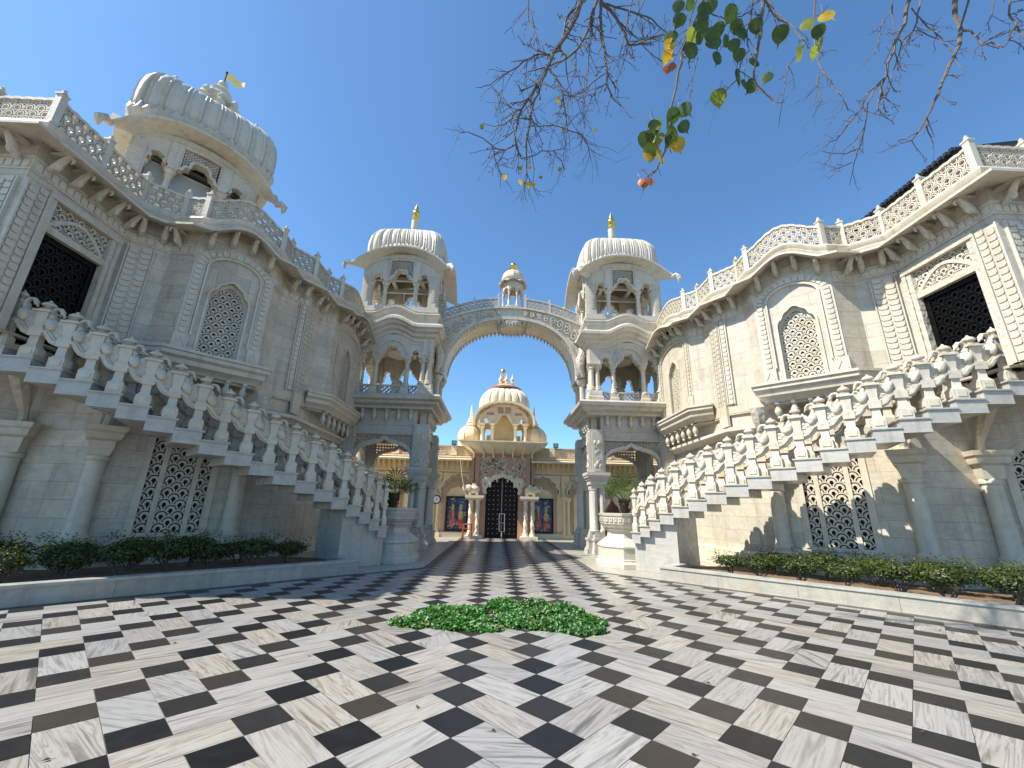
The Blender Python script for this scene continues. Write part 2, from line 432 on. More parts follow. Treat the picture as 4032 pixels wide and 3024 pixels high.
def make_floor():
    s = .305; h = s/sqrt(2); X0, Y0 = .041, 3.818-h
    V = []; F = []; MI = []; UV = []; AT = []
    def put(poly, mi, o, e):
        cx = sum(p[0] for p in poly)/len(poly); cy = sum(p[1] for p in poly)/len(poly)
        if cy < -2.5 or abs(cx) > 16: return
        inside_court = all(abs(p[0])+p[1] < 12.74 for p in poly)
        if not inside_court:
            if cy > 10.3 and abs(cx) < 2.3: q = clip(clip(poly, 1, 0, 1.93), -1, 0, 1.93)
            else:
                sx = 1 if cx > 0 else -1; q = clip(poly, sx, 1, 12.74)
            poly = q
        if len(poly) < 3: return
        if max(p[1] for p in poly) > 22.2: return
        b = len(V); V.extend((p[0], p[1], 0.) for p in poly); F.append(tuple(range(b, b+len(poly)))); MI.append(mi)
        col = (R.random(), R.random(), R.random(), 1.)
        for p in poly:
            dx, dy = p[0]-o[0], p[1]-o[1]
            UV.extend((dx*e[0]+dy*e[1], -dx*e[1]+dy*e[0])); AT.extend(col)
    gp = .002
    for m in range(-26, 27):
        sg = -1 if m % 2 else 1
        for k in range(-16, 54):
            cx = X0+3*m*h; cy = Y0+(2*k+(m % 2))*h
            a = h-gp*1.4
            put([(cx+a, cy), (cx, cy+a), (cx-a, cy), (cx, cy-a)], 1, (cx, cy), (1, 0))
            e = (1/sqrt(2), sg/sqrt(2)); q = (-e[1], e[0])
            ox, oy = cx+1.5*h, cy+1.5*h*sg; l, w = s-gp, s/2-gp
            pts = [(ox+e[0]*l*i+q[0]*w*j, oy+e[1]*l*i+q[1]*w*j) for i, j in ((-1, -1), (1, -1), (1, 1), (-1, 1))]
            w_ = R.gauss(0, .10)+(R.uniform(.4, 1.2) if R.random() < .10 else 0); ee = (e[0]*cos(w_)-e[1]*sin(w_), e[0]*sin(w_)+e[1]*cos(w_))
            put(pts, 0, (ox, oy), ee)
    me = bpy.data.meshes.new('chequered_floor'); me.from_pydata(V, [], F)
    me.materials.append(M['tile_white']); me.materials.append(M['tile_black'])
    me.polygons.foreach_set('material_index', MI)
    me.uv_layers.new(name='UVMap').data.foreach_set('uv', UV)
    at = me.attributes.new('tile', 'FLOAT_COLOR', 'CORNER'); at.data.foreach_set('color', AT)
    o = bpy.data.objects.new('chequered_floor', me); COL.objects.link(o); tag(o, kind='structure')
    g = MB(); g.add([(-16, -2.6, -.008), (16, -2.6, -.008), (2.06, 10.7, -.008), (2.06, 22.3, -.008), (-2.06, 22.3, -.008), (-2.06, 10.7, -.008)], [tuple(range(6))])
    tag(g.build('floor_joints', 'grout', smooth=False), kind='structure')
    g = MB()
    for S in (1, -1):
        g.S = S
        for o in (0., .085):
            a = 1.945+o; g.add([(a, 22.2, .002), (a+.04, 22.2, .002), (a+.04, 10.8+o*.41+.0, .002), (a, 10.8+o*.41-.012, .002)], [(0, 1, 2, 3)])
            y0 = 10.8+o*.41-.012; L_ = 12.5
            g.add([(a, y0, .002), (a+.04, y0+.012, .002), (a+.04+L_, y0+.012-L_, .002), (a+L_, y0-L_, .002)], [(0, 1, 2, 3)])
    bo = g.build('floor_border', 'tile_black', smooth=False); tag(bo, kind='structure')
    ca = bo.data.attributes.new('tile', 'FLOAT_COLOR', 'CORNER'); ca.data.foreach_set('color', [.5, .5, .5, 1.]*len(bo.data.loops))
make_floor()

# ------------------------------------------------------------------ the two wings
PA, PB, PC, PD, PE, PF, PG, PH, PI_, PJ, PK, PL = (5.75, 14.95), (5.75, 12.35), (6.08, 12.0), (6.08, 11.1), (6.52, 10.45), (6.45, 9.9), (7.66, 8.65), (7.78, 8.65), (8.2, 8.65), (8.78, 8.13), (8.78, 6.15), (14.5, 6.15)
LOW = [(6.15, 15.3), (6.15, 11.1), (6.62, 10.43), (8.5, 8.55), (9.95, 8.55), (12.2, 6.3), (14.5, 6.3)]
def bump(t, h): return h*sin(pi*t)**1.5
def upath(h1=.42, n=14):
    pts = []
    for a, b, h in ((PA, PB, .36), (PB, PC, 0), (PC, PD, 0), (PD, PE, 0), (PE, PF, 0), (PF, PG, h1), (PG, PH, 0), (PH, PI_, 0), (PI_, PJ, 0), (PJ, PK, 0), (PK, PL, 0)):
        k = n if h else 1
        for i in range(k):
            t = i/k; pts.append((lerp(a[0], b[0], t), lerp(a[1], b[1], t), bump(t, h) if h else 0.))
    pts.append((*PL, 0.)); return pts
def shield(F, u0, u1, v0, v1, d, mb):
    b = (u1-u0)*.22
    poly = [(u0, v1), (u0, v0+b), (u0+b, v0), (u1-b, v0), (u1, v0+b), (u1, v1)]
    mb.ext(F, poly, 0, d, back=False)
def block_column(mb, F, u0, u1, v0, v1, cols=1, d=.055):
    mb.fbox(F, u0, u1, v0, v1, 0, .03)
    mb.fbox(F, u0-.035, u0-.008, v0, v1, 0, .055); mb.fbox(F, u1+.008, u1+.035, v0, v1, 0, .055)
    n = max(1, int((v1-v0)/.135)); w = (u1-u0)/cols
    for i in range(n):
        for c in range(cols):
            st = .5 if (cols > 1 and c % 2) else 0
            a = v0+(v1-v0)*(i+st)/n
            if a+(v1-v0)/n*.9 > v1+.01: continue
            shield(F, u0+w*c+.016, u0+w*(c+1)-.016, a+.012, a+(v1-v0)/n-.012, d, mb)
def swan_bracket():
    # corbel seen under the eaves: a curved beam whose tip is a bird's head and breast (x out, z up, origin at the wall)
    b = MB()
    b.box((.22, 0, .02), (.46, .10, .06))
    b.tube([(.0, 0, -.30), (.08, 0, -.30), (.17, 0, -.24), (.23, 0, -.14), (.30, 0, -.05), (.38, 0, .0)], [.035, .055, .07, .065, .05, .045], 7)
    b.ell((.20, 0, -.22), (.075, .065, .11), 7, 5)
    b.tube([(.36, 0, -.02), (.43, 0, -.07), (.44, 0, -.14), (.40, 0, -.16)], [.035, .03, .022, .01], 6)
    return b
def drop_bracket():
    b = MB()
    b.box((.1, 0, .0), (.22, .09, .06))
    b.lathe([(.02, -.42), (.05, -.38), (.035, -.34), (.085, -.25), (.085, -.18), (.05, -.1), (.06, -.04), (.06, 0)], (.11, 0, 0), 9)
    return b
def wing_window(S, parent, F, L_):
    c = L_/2
    # wall panel with the window opening
    w = MB(S); op = ogee(c-.43, c+.43, 4.56, 6.05, 6.58)
    w.ext(F, [(0, 4.08), (L_, 4.08), (L_, 7.62)]+[(L_*(1-i/12), 7.66+bump(i/12, .42 if L_ < 2 else .36)) for i in range(1, 12)]+[(0, 7.62)], -.2, 0, holes=[op[::-1]], back=False)
    w.build('bay_wall', 'block', parent)
    win = MB(S); inn = ogee(c-.36, c+.36, 4.63, 6.0, 6.46)
    win.ext(F, op, -.13, -.085, holes=[inn[::-1]], back=False)
    win.strip(F, op, .05, -.01, .03)
    fr = win.build('window', 'marble', parent)
    j = MB(S); j.fish(F, c-.36, c+.36, 4.63, 6.46, .121, -.155, -.105, mask=inside(inn), n=10); j.build('lattice', 'jali', fr)
    v = MB(S); v.add([F(u, z, -.19) for u, z in ((c-.46, 4.5), (c+.46, 4.5), (c+.46, 6.62), (c-.46, 6.62))], [(0, 1, 2, 3)]); v.build('shade_backing', 'backing', fr)  # flat dark sheet behind the lattice, shade painted in place of a room
    # arched moulding of small blocks round the bay
    a = MB(S); u0, u1 = .14, L_-.14; vs = 6.75; ax = (u1-u0)/2; rise = .52
    arc = [(c-ax*cos(pi*i/22), vs+rise*sin(pi*i/22)) for i in range(23)]
    a.strip(F, [(u0, 4.98), (u0, vs)]+arc[1:-1]+[(u1, vs), (u1, 4.98)], .24, 0, .03)
    iu0, iu1, iax = u0+.155, u1-.155, ax-.155
    a.strip(F, [(iu0, 4.98)]+[(c-iax*cos(pi*i/22), vs+(rise-.12)*sin(pi*i/22)) for i in range(23)]+[(iu1, 4.98)], .045, 0, .06)
    for u in (u0, u1):
        n = 13
        for i in range(n):
            shield(F, u-.065, u+.065, 5.0+i*(vs-5.0)/n+.01, 5.0+(i+1)*(vs-5.0)/n-.012, .058, a)
        a.fbox(F, u-.14, u+.14, 4.63, 4.98, 0, .06)
        a.strip(F, [(u-.1, 4.7), (u, 4.9), (u+.1, 4.7)], .03, .06, .075)
    for i in range(15):
        t0, t1 = pi*(i+.1)/15, pi*(i+.9)/15
        q = [(c-(ax)*cos(lerp(t0, t1, k/3)), vs+rise*sin(lerp(t0, t1, k/3))) for k in range(4)]
        a.strip(F, q, .13, .03, .058)
    a.build('arch_moulding', 'marble', parent)
def wing(S):
    left = S < 0
    root = thing('temple_wing', 'white marble wing in shade left of the gate, carrying a domed rooftop pavilion' if left else
                 'sunlit white marble wing right of the gate, a black shed behind its parapet', 'temple wing', (S*8, 10, 0), 'temple wings flanking the gate')
    up = upath()
    # lower storey
    seg = [frame(LOW[i], LOW[i+1]) for i in range(len(LOW)-1)]
    w = MB(S)
    w.sweep([LOW[0], LOW[1], LOW[2]], [(0, 0), (0, 4.1)], open_prof=True)
    w.sweep([LOW[3], LOW[4]], [(0, 0), (0, 4.1)], open_prof=True)
    w.sweep([LOW[5], LOW[6]], [(0, 0), (0, 4.1)], open_prof=True)
    wins = []
    for i, (u0, u1) in ((2, (.52, 1.78)), (4, (.35, 1.75))):
        F = seg[i]; ll = hypot(LOW[i+1][0]-LOW[i][0], LOW[i+1][1]-LOW[i][1]); c = (u0+u1)/2
        op = [(u0, .7), (u0, 2.45)]+[(c-(u1-u0)/2*cos(pi*k/12), 2.45+.55*sin(pi*k/12)) for k in range(1, 12)]+[(u1, 2.45), (u1, .7)]
        if i == 2: op = [(u0, .7), (u0, 2.95), (u1, 2.95), (u1, .7)]
        w.ext(F, [(0, 0), (ll, 0), (ll, 4.1), (0, 4.1)], -.2, 0, holes=[op[::-1]], back=False); wins.append((F, u0, u1, op))
    w.build('lower_wall', 'block', root)
    for F, u0, u1, op in wins:
        c = (u0+u1)/2; f = MB(S)
        f.strip(F, op, .14, -.06, .025)
        for u in (c-.3, c+.3): f.fbox(F, u-.05, u+.05, .72, 2.6, -.13, -.05)
        f.strip(F, [(c-.3*cos(pi*k/10), 2.58+.3*sin(pi*k/10)) for k in range(11)], .1, -.13, -.05)
        f.fbox(F, u0, u1, .66, .74, -.13, .05)
        fo = f.build('lower_window', 'marble', root)
        j = MB(S); msk = inside(op)
        def mk(u, v):
            if not msk(u, v): return False
            du = abs(abs(u-c)-.3); return not (du < .05 and v < 2.6)
        j.fish(F, u0+.05, u1-.05, .74, 3.0, .138, -.13, -.07, mask=mk, n=10, pitch=.9); j.build('lattice', 'jali', fo)
        v = MB(S); v.add([F(u, z, -.18) for u, z in ((u0-.05, .6), (u1+.05, .6), (u1+.05, 3.1), (u0-.05, 3.1))], [(0, 1, 2, 3)]); v.build('shade_backing', 'backing', fo)  # dark sheet painted as the shade behind the lower lattice
    p = MB(S); p.sweep(LOW, [(-.05, 0), (.16, 0), (.16, .3), (.12, .36), (.12, .46), (.05, .52), (-.05, .52)]); p.build('plinth', 'block', root)
    # engaged columns of the lower storey
    for (x, y), a in (((6.63, 10.40), -135), ((8.4, 8.62), -135), ((9.9, 8.5), -112)):
        cm = MB(S); an = radians(a); cx, cy = x+.10*cos(an), y+.10*sin(an)
        cm.lathe([(.27, .5), (.27, .58), (.23, .62), (.24, .68), (.19, .74), (.175, .8), (.16, 2.1), (.19, 2.14), (.19, 2.2), (.165, 2.24)], (cx, cy, 0), 16)
        cm.lathe([(.22, 2.22), (.26, 2.36), (.27, 2.5), (.36, 2.54), (.39, 2.62), (.39, 2.66), (.44, 2.7), (.46, 2.8), (.3, 2.81)], (cx, cy, 0), 4, an+pi/4)
        co = cm.build('column', 'marble', root, ang=30)
        sw = MB(S)
        sw.tube([(cx, cy, 2.8), (cx+.04*cos(an), cy+.04*sin(an), 3.0), (cx+.2*cos(an), cy+.2*sin(an), 3.25), (cx+.5*cos(an), cy+.5*sin(an), 3.62), (cx+.55*cos(an), cy+.55*sin(an), 4.0)], [.09, .07, .12, .16, .2], 8)
        sw.build('bird_bracket', 'carved', root)
    # storey line, soffit, roof
    p = MB(S); p.sweep(LOW[:4], [(-.05, 3.45), (.1, 3.45), (.14, 3.52), (.26, 3.58), (.26, 3.66), (.1, 3.72), (-.05, 3.74)]); p.build('string_course', 'marble', root)
    p = MB(S); base = [(q[0], q[1]) for q in upath(0)]+[(14.5, 16), (5.95, 16)]
    p.prism([(5.75, 14.95), PB, PC, PD, PE, PF, PG, PH, PI_, PJ, PK, PL, (14.5, 15.3), (5.9, 15.3)], 4.06, 4.1)
    p.prism([(5.75, 14.95), PB, PC, PD, PE, PF, PG, PH, PI_, PJ, PK, PL, (14.5, 15.3), (5.9, 15.3)], 7.7, 7.84)
    p.build('floor_slab', 'marble', root)
    # upper storey
    w = MB(S)
    for path, o in (([PB, PC, PD, PE, PF], 0), ([PG, PH, PI_, PJ], 0), ([PK, PL], .004), ([(14.5, 15.3), (5.9, 15.3), PA], 0)):
        w.sweep(path, [(o, 4.08), (o, 7.72)], open_prof=True)
    F4 = frame(PJ, PK); l4 = hypot(PK[0]-PJ[0], PK[1]-PJ[1])
    w.ext(F4, [(0, 4.08), (l4, 4.08), (l4, 7.72), (0, 7.72)], -.25, 0, holes=[[(.2, 4.085), (1.53, 4.085), (1.53, 6.7), (.2, 6.7)]], back=False)
    w.build('upper_wall', 'block', root)
    for a, b in ((PA, PB), (PF, PG)):
        wing_window(S, root, frame(a, b), hypot(b[0]-a[0], b[1]-a[1]))
    # sills under the bay windows, on drop-shaped brackets
    db = drop_bracket(); proto = db.build('drop_bracket', 'marble', root, loc=(0, 0, 0)); first = [proto]
    def place(proto, first, x, y, z, ang):
        lx, ly = S*x-S*8, y-10; a = ang if S > 0 else pi-ang
        if first:
            o = first.pop(); o.location = (lx, ly, z); o.rotation_euler = (0, 0, a)
        else: part_copy(proto, root, (lx, ly, z), a)
    proto.data.transform(Matrix.Translation((S*8, 10, 0)))
    for path in ([(5.9, 14.97), PA, PB, PC, (6.14, 11.95)], [(6.6, 10.1), PF, PG, (8.05, 8.63)]):
        sl = MB(S); sl.sweep(path[1:] if path[0] == (5.9, 14.97) else path, [(-.1, 4.12), (.06, 4.12), (.10, 4.2), (.2, 4.26), (.22, 4.36), (.29, 4.42), (.29, 4.5), (.33, 4.52), (.33, 4.58), (-.1, 4.6)])
        sl.build('window_sill', 'marble', root)
    for a, b, n in ((PA, PB, 6), (PF, PG, 5)):
        an = atan2(-(b[0]-a[0]), b[1]-a[1]); nx, ny = (b[1]-a[1]), -(b[0]-a[0]); d = hypot(nx, ny); an = atan2(ny, nx)
        for i in range(n):
            t = (i+.5)/n; place(proto, first, lerp(a[0], b[0], t)-.14*nx/d, lerp(a[1], b[1], t)-.14*ny/d, 4.1, an)
    # pilasters of scale-shaped blocks
    FC = frame(PC, PD); FD = frame(PD, PE); FI = frame(PI_, PJ); FK = frame(PK, PL)
    for F, u0, u1, v0, v1, k in ((FC, .52, .66, 4.35, 6.9, 1), (FC, .74, .88, 4.35, 6.9, 1), (FD, .05, .2, 4.35, 6.9, 1), (FI, .3, .7, 4.1, 6.85, 2), (F4, 1.62, 1.95, 4.1, 6.75, 2), (FK, .12, .42, 4.1, 6.75, 2), (FK, 1.2, 1.5, 4.1, 6.75, 2)):
        pl = MB(S); block_column(pl, F, u0, u1, v0, v1, k)
        if F is FC and u0 < .6: pl.fbox(FC, .48, .9, 3.75, 4.35, 0, .07)
        pl.build('pilaster', 'marble', root)
    # frieze and chain of blocks under the eaves
    fz = MB(S)
    for path in ([PB, PC, PD, PE, PF], [PG, PH, PI_, PJ, PK, PL]):
        fz.sweep(path, [(-.02, 6.92), (.025, 6.92), (.025, 7.14), (.05, 7.15), (.05, 7.19), (-.02, 7.19)])
        for i in range(len(path)-1):
            F = frame(path[i], path[i+1]); l = min(3.5, hypot(path[i+1][0]-path[i][0], path[i+1][1]-path[i][1])); n = max(1, int(l/.14))
            for k in range(n): shield(F, l*k/n+.015, l*(k+1)/n-.015, 6.955, 7.11, .045, fz)
    fz.build('frieze', 'marble', root)
    # eaves, cornice
    e = MB(S); e.sweep(up, [(-.05, 7.56), (.51, 7.375), (.55, 7.375), (.55, 7.43), (.33, 7.53), (.1, 7.64), (-.05, 7.68)]); e.build('eave', 'marble', root, ang=25)
    e = MB(S); e.sweep(up, [(-.12, 7.63), (.12, 7.63), (.15, 7.70), (.09, 7.75), (.13, 7.80), (.15, 7.86), (.12, 7.92), (-.12, 7.92)]); e.build('cornice', 'marble', root, ang=25)
    sb = swan_bracket().build('eave_bracket', 'carved', root, loc=(0, 0, 0)); sb.data.transform(Matrix.Translation((S*8, 10, 0))); f2 = [sb]
    for a, b, n, h in ((PA, PB, 5, .36), (PC, PD, 2, 0), (PD, PE, 2, 0), (PF, PG, 4, .42), (PH, PI_, 1, 0), (PI_, PJ, 2, 0), (PJ, PK, 5, 0), (PK, PL, 9, 0)):
        nx, ny = (b[1]-a[1]), -(b[0]-a[0]); an = atan2(ny, nx)
        for i in range(n):
            t = (i+.5)/n
            if b is PL: t = (i+.4)*.5/5.7
            place(sb, f2, lerp(a[0], b[0], t), lerp(a[1], b[1], t), 7.42+(bump(t, h) if h else 0), an)
    # door at the head of the stairs, pierced screen over it
    d = MB(S)
    d.fbox(F4, .2, .3, 4.085, 6.7, -.1, .03); d.fbox(F4, 1.45, 1.53, 4.085, 6.7, -.1, .03)
    d.fbox(F4, .3, 1.45, 6.06, 6.2, -.1, .0); d.fbox(F4, .1, 1.6, 6.7, 6.82, 0, .06); d.fbox(F4, .1, .19, 4.1, 6.7, 0, .045); d.fbox(F4, 1.54, 1.6, 4.1, 6.7, 0, .045)
    do = d.build('door_frame', 'carved', root)
    j = MB(S); j.fish(F4, .3, 1.45, 6.2, 6.7, .118, -.1, -.05, n=9)
    j.strip(F4, [(.34+1.07*i/14, 6.22+.34*sin(pi*i/14)) for i in range(15)], .07, -.1, -.03); j.build('lattice', 'jali', do)
    j = MB(S); j.fbox(F4, .3, 1.45, 4.0, 6.06, -.2, -.17); dl = j.build('door_leaf', 'black', root)
    j = MB(S); j.fish(F4, .4, 1.35, 4.05, 5.95, .135, -.17, -.13, n=9, pitch=.85)
    for u0, u1, v0, v1 in ((.3, .4, 4.0, 6.06), (1.35, 1.45, 4.0, 6.06), (.4, 1.35, 5.96, 6.06)): j.fbox(F4, u0, u1, v0, v1, -.17, -.11)
    j.build('scale_panel', 'black', dl)
    v = MB(S); v.add([F4(u, z, -.24) for u, z in ((.15, 4.0), (1.6, 4.0), (1.6, 6.75), (.15, 6.75))], [(0, 1, 2, 3)]); v.build('shade_backing', 'backing', root)  # dark backing sheet, painted shade behind the door and its screen
    # parapet: pierced panels between posts
    post = MB(); post.box((0, 0, .36), (.12, .12, .74)); post.box((0, 0, .74), (.15, .15, .03)); post.lathe([(.05, .75), (.06, .79), (.03, .83), (.035, .86), (.0, .9)], n=8)
    po = post.build('railing_post', 'marble', root, loc=(0, 0, 0)); po.data.transform(Matrix.Translation((S*8, 10, 0))); f3 = [po]
    for a, b, h, n in ((PA, PB, .36, 1), (PB, PC, 0, 1), (PC, PD, 0, 1), (PD, PE, 0, 1), (PE, PF, 0, 1), (PF, PG, .42, 1), (PG, PI_, 0, 1), (PI_, PJ, 0, 1), (PJ, PK, 0, 2), (PK, PL, 0, 5)):
        l = hypot(b[0]-a[0], b[1]-a[1]); Fb = frame(a, b, 7.9)
        nx, ny = (b[1]-a[1]), -(b[0]-a[0]); an = atan2(ny, nx)
        for k in range(n):
            u0, u1 = l*k/n, l*(k+1)/n
            if h: F = (lambda Fb, l, h: lambda u, v, q: Fb(u, v+bump(max(0, min(1, u/l)), h), q))(Fb, l, h)
            else: F = Fb
            pm = MB(S); pm.fish(F, u0+.06, u1-.06, 0, .56, .108, -.03, .03, hole=.46, groove=True, pitch=1.35)
            m = max(2, int((u1-u0)/.07)); pm.strip(F, [(u0+.04+(u1-u0-.08)*i/m, .585+.02*abs(sin(i*pi/3))) for i in range(m+1)], .06, -.05, .05)
            pm.strip(F, [(u0+.04+(u1-u0-.08)*i/m, .01) for i in range(m+1)], .04, -.05, .05)
            pm.build('railing_panel', 'jali', root)
            place(po, f3, lerp(a[0], b[0], k/n), lerp(a[1], b[1], k/n), 7.9, an)
    return root
for S in (1, -1): wing(S)

# ------------------------------------------------------------------ stairs
OUT = [(3.10, 11.04), (3.26, 10.88), (3.44, 10.70), (3.64, 10.5), (3.88, 10.26), (4.15, 9.99), (4.45, 9.69), (4.76, 9.38), (5.09, 9.05), (5.42, 8.73), (5.73, 8.37), (6.04, 8.03), (6.34, 7.71), (6.66, 7.43), (7.01, 7.2), (7.39, 7.02), (7.82, 6.89), (8.26, 6.79), (8.70, 6.72), (9.15, 6.66)]
Z0, RISE = .92, .161
def stair_dirs():
    n = len(OUT); T = []
    for i in range(n):
        a, b = OUT[max(0, i-2)], OUT[min(n-1, i+2)]; d = hypot(b[0]-a[0], b[1]-a[1]); T.append(((b[0]-a[0])/d, (b[1]-a[1])/d))
    return T
def inn(i, w, T): return (OUT[i][0]-T[i][1]*w, OUT[i][1]+T[i][0]*w)
def baluster_meshes():
    b = MB()
    b.box((0, 0, .09), (.17, .17, .18)); b.lathe([(.12, .18), (.075, .24), (.07, .40)], n=4, rot=pi/4)
    b.box((0, 0, .47), (.15, .15, .15)); b.box((0, 0, .10), (.11, .19, .1)); b.box((0, 0, .10), (.19, .11, .1))
    b.lathe([(.085, .54), (.075, .6), (.10, .84)], n=4, rot=pi/4)
    b.box((0, 0, .86), (.2, .2, .035)); b.lathe([(.1, .877), (.085, .91), (.06, .92)], n=4, rot=pi/4)
    b.lathe([(.055, .91), (.075, .925), (.03, .95), (.04, .965), (.08, .985), (.08, 1.01), (.055, 1.04), (.02, 1.065), (.018, 1.085), (.0, 1.1)], n=10)
    r = MB(); F = lambda u, v, d: Vector((u, d, v)); ln = .42
    S_ = [(0, .50), (.05, .475), (.11, .46), (.17, .49), (.22, .55), (.27, .62), (.33, .655), (.38, .655), (ln, .64)]
    r.strip(F, S_, .10, -.055, .055); r.strip(F, [(u, v) for u, v in S_], .035, .055, .075); r.strip(F, [(u, v) for u, v in S_], .035, -.075, -.055)
    s = MB()
    s.ext(F, [(.06, .50), (.05, .74), (.07, .84), (.13, .90), (.19, .86), (.24, .74), (.36, .78), (.375, .70), (.30, .66), (.22, .57), (.14, .49)], -.03, .03)
    for k, (u, v) in enumerate(((.10, .80), (.10, .70), (.11, .61), (.17, .66), (.16, .76), (.13, .55))):
        s.ell((u, 0, v), (.05, .045, .045), 6, 4)
    tl = Matrix.Rotation(radians(24), 3, 'Y')
    s.ell((.275, 0, .80), (.095, .085, .145), 10, 7, tl)
    for sg in (1, -1): s.ell((.27, sg*.055, .78), (.075, .04, .12), 8, 5, tl)
    s.tube([(.29, 0, .90), (.335, 0, .99), (.335, 0, 1.06), (.295, 0, 1.105), (.235, 0, 1.10), (.20, 0, 1.05), (.195, 0, 1.0)], [.06, .042, .034, .032, .032, .036, .026], 8)
    s.tube([(.20, 0, 1.03), (.17, 0, .99), (.155, 0, .95)], [.03, .018, .004], 6)
    return b, r, s
def stair(S):
    left = S < 0
    root = thing('marble_stair', 'shaded curving marble stair with carved swan rail, left of the gate' if left else
                 'sunlit curving marble stair with carved swan rail, right of the gate', 'stair', (S*6, 9, 0), 'curved stairs to the upper doors')
    T = stair_dirs(); W = 1.02
    for n in range(len(OUT)-1):
        z = Z0+RISE*n
        a, b = OUT[n], OUT[n+1]; ia, ib = inn(n, W, T), inn(n+1, W, T)
        m = MB(S); m.prism([a, b, ib, ia], z-.27, z-.03)
        dx, dy = (b[0]-a[0]), (b[1]-a[1]); d = hypot(dx, dy); ex, ey = dx/d*.03, dy/d*.03; ox, oy = T[n][1]*.025, -T[n][0]*.025
        m.prism([(a[0]-ex+ox, a[1]-ey+oy), (b[0]+ox, b[1]+oy), (ib[0]-ox, ib[1]-oy), (ia[0]-ex-ox, ia[1]-ey-oy)], z-.028, z)
        m.prism([(a[0]-ex*.5+ox*.5, a[1]-ey*.5+oy*.5), (b[0]+ox*.5, b[1]+oy*.5), ib, ia], z-.045, z-.03)
        m.build('step', 'stair', root)
    m = MB(S)
    for n in range(5):
        a, b = inn(n, .12, T), inn(n+1, .12, T); ia, ib = inn(n, W-.1, T), inn(n+1, W-.1, T)
        if n == 4: b = (3.97, 10.33); ib = (b[0]+.93, b[1]+.93)
        m.prism([a, b, ib, ia], 0, Z0+RISE*n-.25)
    m.build('stair_base', 'stair', root)
    for k in range(5):
        m = MB(S); z = Z0-RISE*(k+1)
        m.prism([(3.86, 11.82+.32*k), (5.1, 11.82+.32*k), (5.1, 12.16+.32*k), (3.86, 12.16+.32*k)], 0, z); m.build('step', 'stair', root)
    b, r, s = baluster_meshes()
    for q, k in ((b, 1.28), (r, 1.3), (s, 1.35)): q.v = [(x*(k if q is b else 1), y*k, z) for x, y, z in q.v]
    objs = []
    for mb, nm, mt in ((b, 'newel_post', 'marble'), (r, 'wave_rail', 'carved'), (s, 'swan_panel', 'carved')):
        o = mb.build(nm, mt, None, ang=42); o.parent = root; objs.append([o, True])
    def put(i, x, y, z, rz, sc=None):
        o, fresh = objs[i]; loc = (S*x-S*6, y-9, z)
        if fresh: objs[i][1] = False; q = o; q.location = loc; q.rotation_euler = (0, 0, rz)
        else: q = part_copy(o, root, loc, rz)
        q.scale = sc if sc else (1, 1, 1)
    for w, sides in ((.12, 0), (W-.12, 1)):
        P = []
        for n in range(len(OUT)-1):
            a, b = inn(n, w, T), inn(n+1, w, T); P.append((lerp(a[0], b[0], .3), lerp(a[1], b[1], .3), Z0+RISE*n))
        for n, p in enumerate(P):
            t = T[n]; an = atan2(t[1], S*t[0])
            sc = .78 if n == 0 else (.84 if n == 1 else 1.)
            k = min(1., hypot(P[min(n+1, len(P)-1)][0]-P[max(n-1, 0)][0], P[min(n+1, len(P)-1)][1]-P[max(n-1, 0)][1])/.62)
            k = max(.62, k)
            put(0, p[0], p[1], p[2], an, (k, k, 1.))
            if n < len(P)-1:
                q = P[n+1]; d = hypot(q[0]-p[0], q[1]-p[1]); an = atan2(q[1]-p[1], S*(q[0]-p[0]))
                put(1, p[0], p[1], p[2], an, (d/.42, 1, 1)); put(2, p[0], p[1], p[2], an, (d/.42, max(.7, k), 1))
for S in (1, -1): stair(S)

# ------------------------------------------------------------------ gate towers
def perim(a, b, r, ns=11, nc=4):
    P = []
    for cx, cy, a0 in ((a-r, b-r, 0), (-a+r, b-r, pi/2), (-a+r, -b+r, pi), (a-r, -b+r, 3*pi/2)):
        for i in range(nc): P.append((cx+r*cos(a0+pi/2*i/(nc-1)), cy+r*sin(a0+pi/2*i/(nc-1))))
        # straight side to the next corner
        if a0 == 0: q0, q1 = (a-r, b), (-a+r, b)
        elif a0 == pi/2: q0, q1 = (-a, b-r), (-a, -b+r)
        elif a0 == pi: q0, q1 = (-a+r, -b), (a-r, -b)
        else: q0, q1 = (a, -b+r), (a, b-r)
        for i in range(1, ns): P.append((lerp(q0[0], q1[0], i/ns), lerp(q0[1], q1[1], i/ns)))
    return P
CUSP = [(1, 0), (.98, .14), (.90, .22), (.80, .25), (.74, .22), (.72, .30), (.70, .42), (.60, .52), (.50, .53), (.46, .50), (.45, .60), (.44, .74), (.38, .86), (.30, .92), (.26, .92), (.26, 1.0)]
TREF = [(1, 0), (.98, .2), (.84, .34), (.62, .38), (.56, .44), (.72, .56), (.78, .7), (.68, .86), (.42, .96), (.2, 1.0), (0, 1.06)]
def cusped(u0, u1, v0, rise, prof=CUSP):
    um, hw = (u0+u1)/2, (u1-u0)/2
    q = [(um-hw*a, v0+rise*b) for a, b in prof]; t = [(um+hw*a, v0+rise*b) for a, b in reversed(prof)]
    return q+(t[1:] if prof[-1][0] == 0 else t)
def resample(P, n):
    Q = list(P)+[P[0]]; D = [0.]
    for a, b in zip(Q, Q[1:]): D.append(D[-1]+hypot(b[0]-a[0], b[1]-a[1]))
    out = []; k = 0
    for i in range(n):
        d = D[-1]*i/n
        while D[k+1] < d: k += 1
        t = (d-D[k])/((D[k+1]-D[k]) or 1); out.append((lerp(Q[k][0], Q[k+1][0], t), lerp(Q[k][1], Q[k+1][1], t)))
    return out
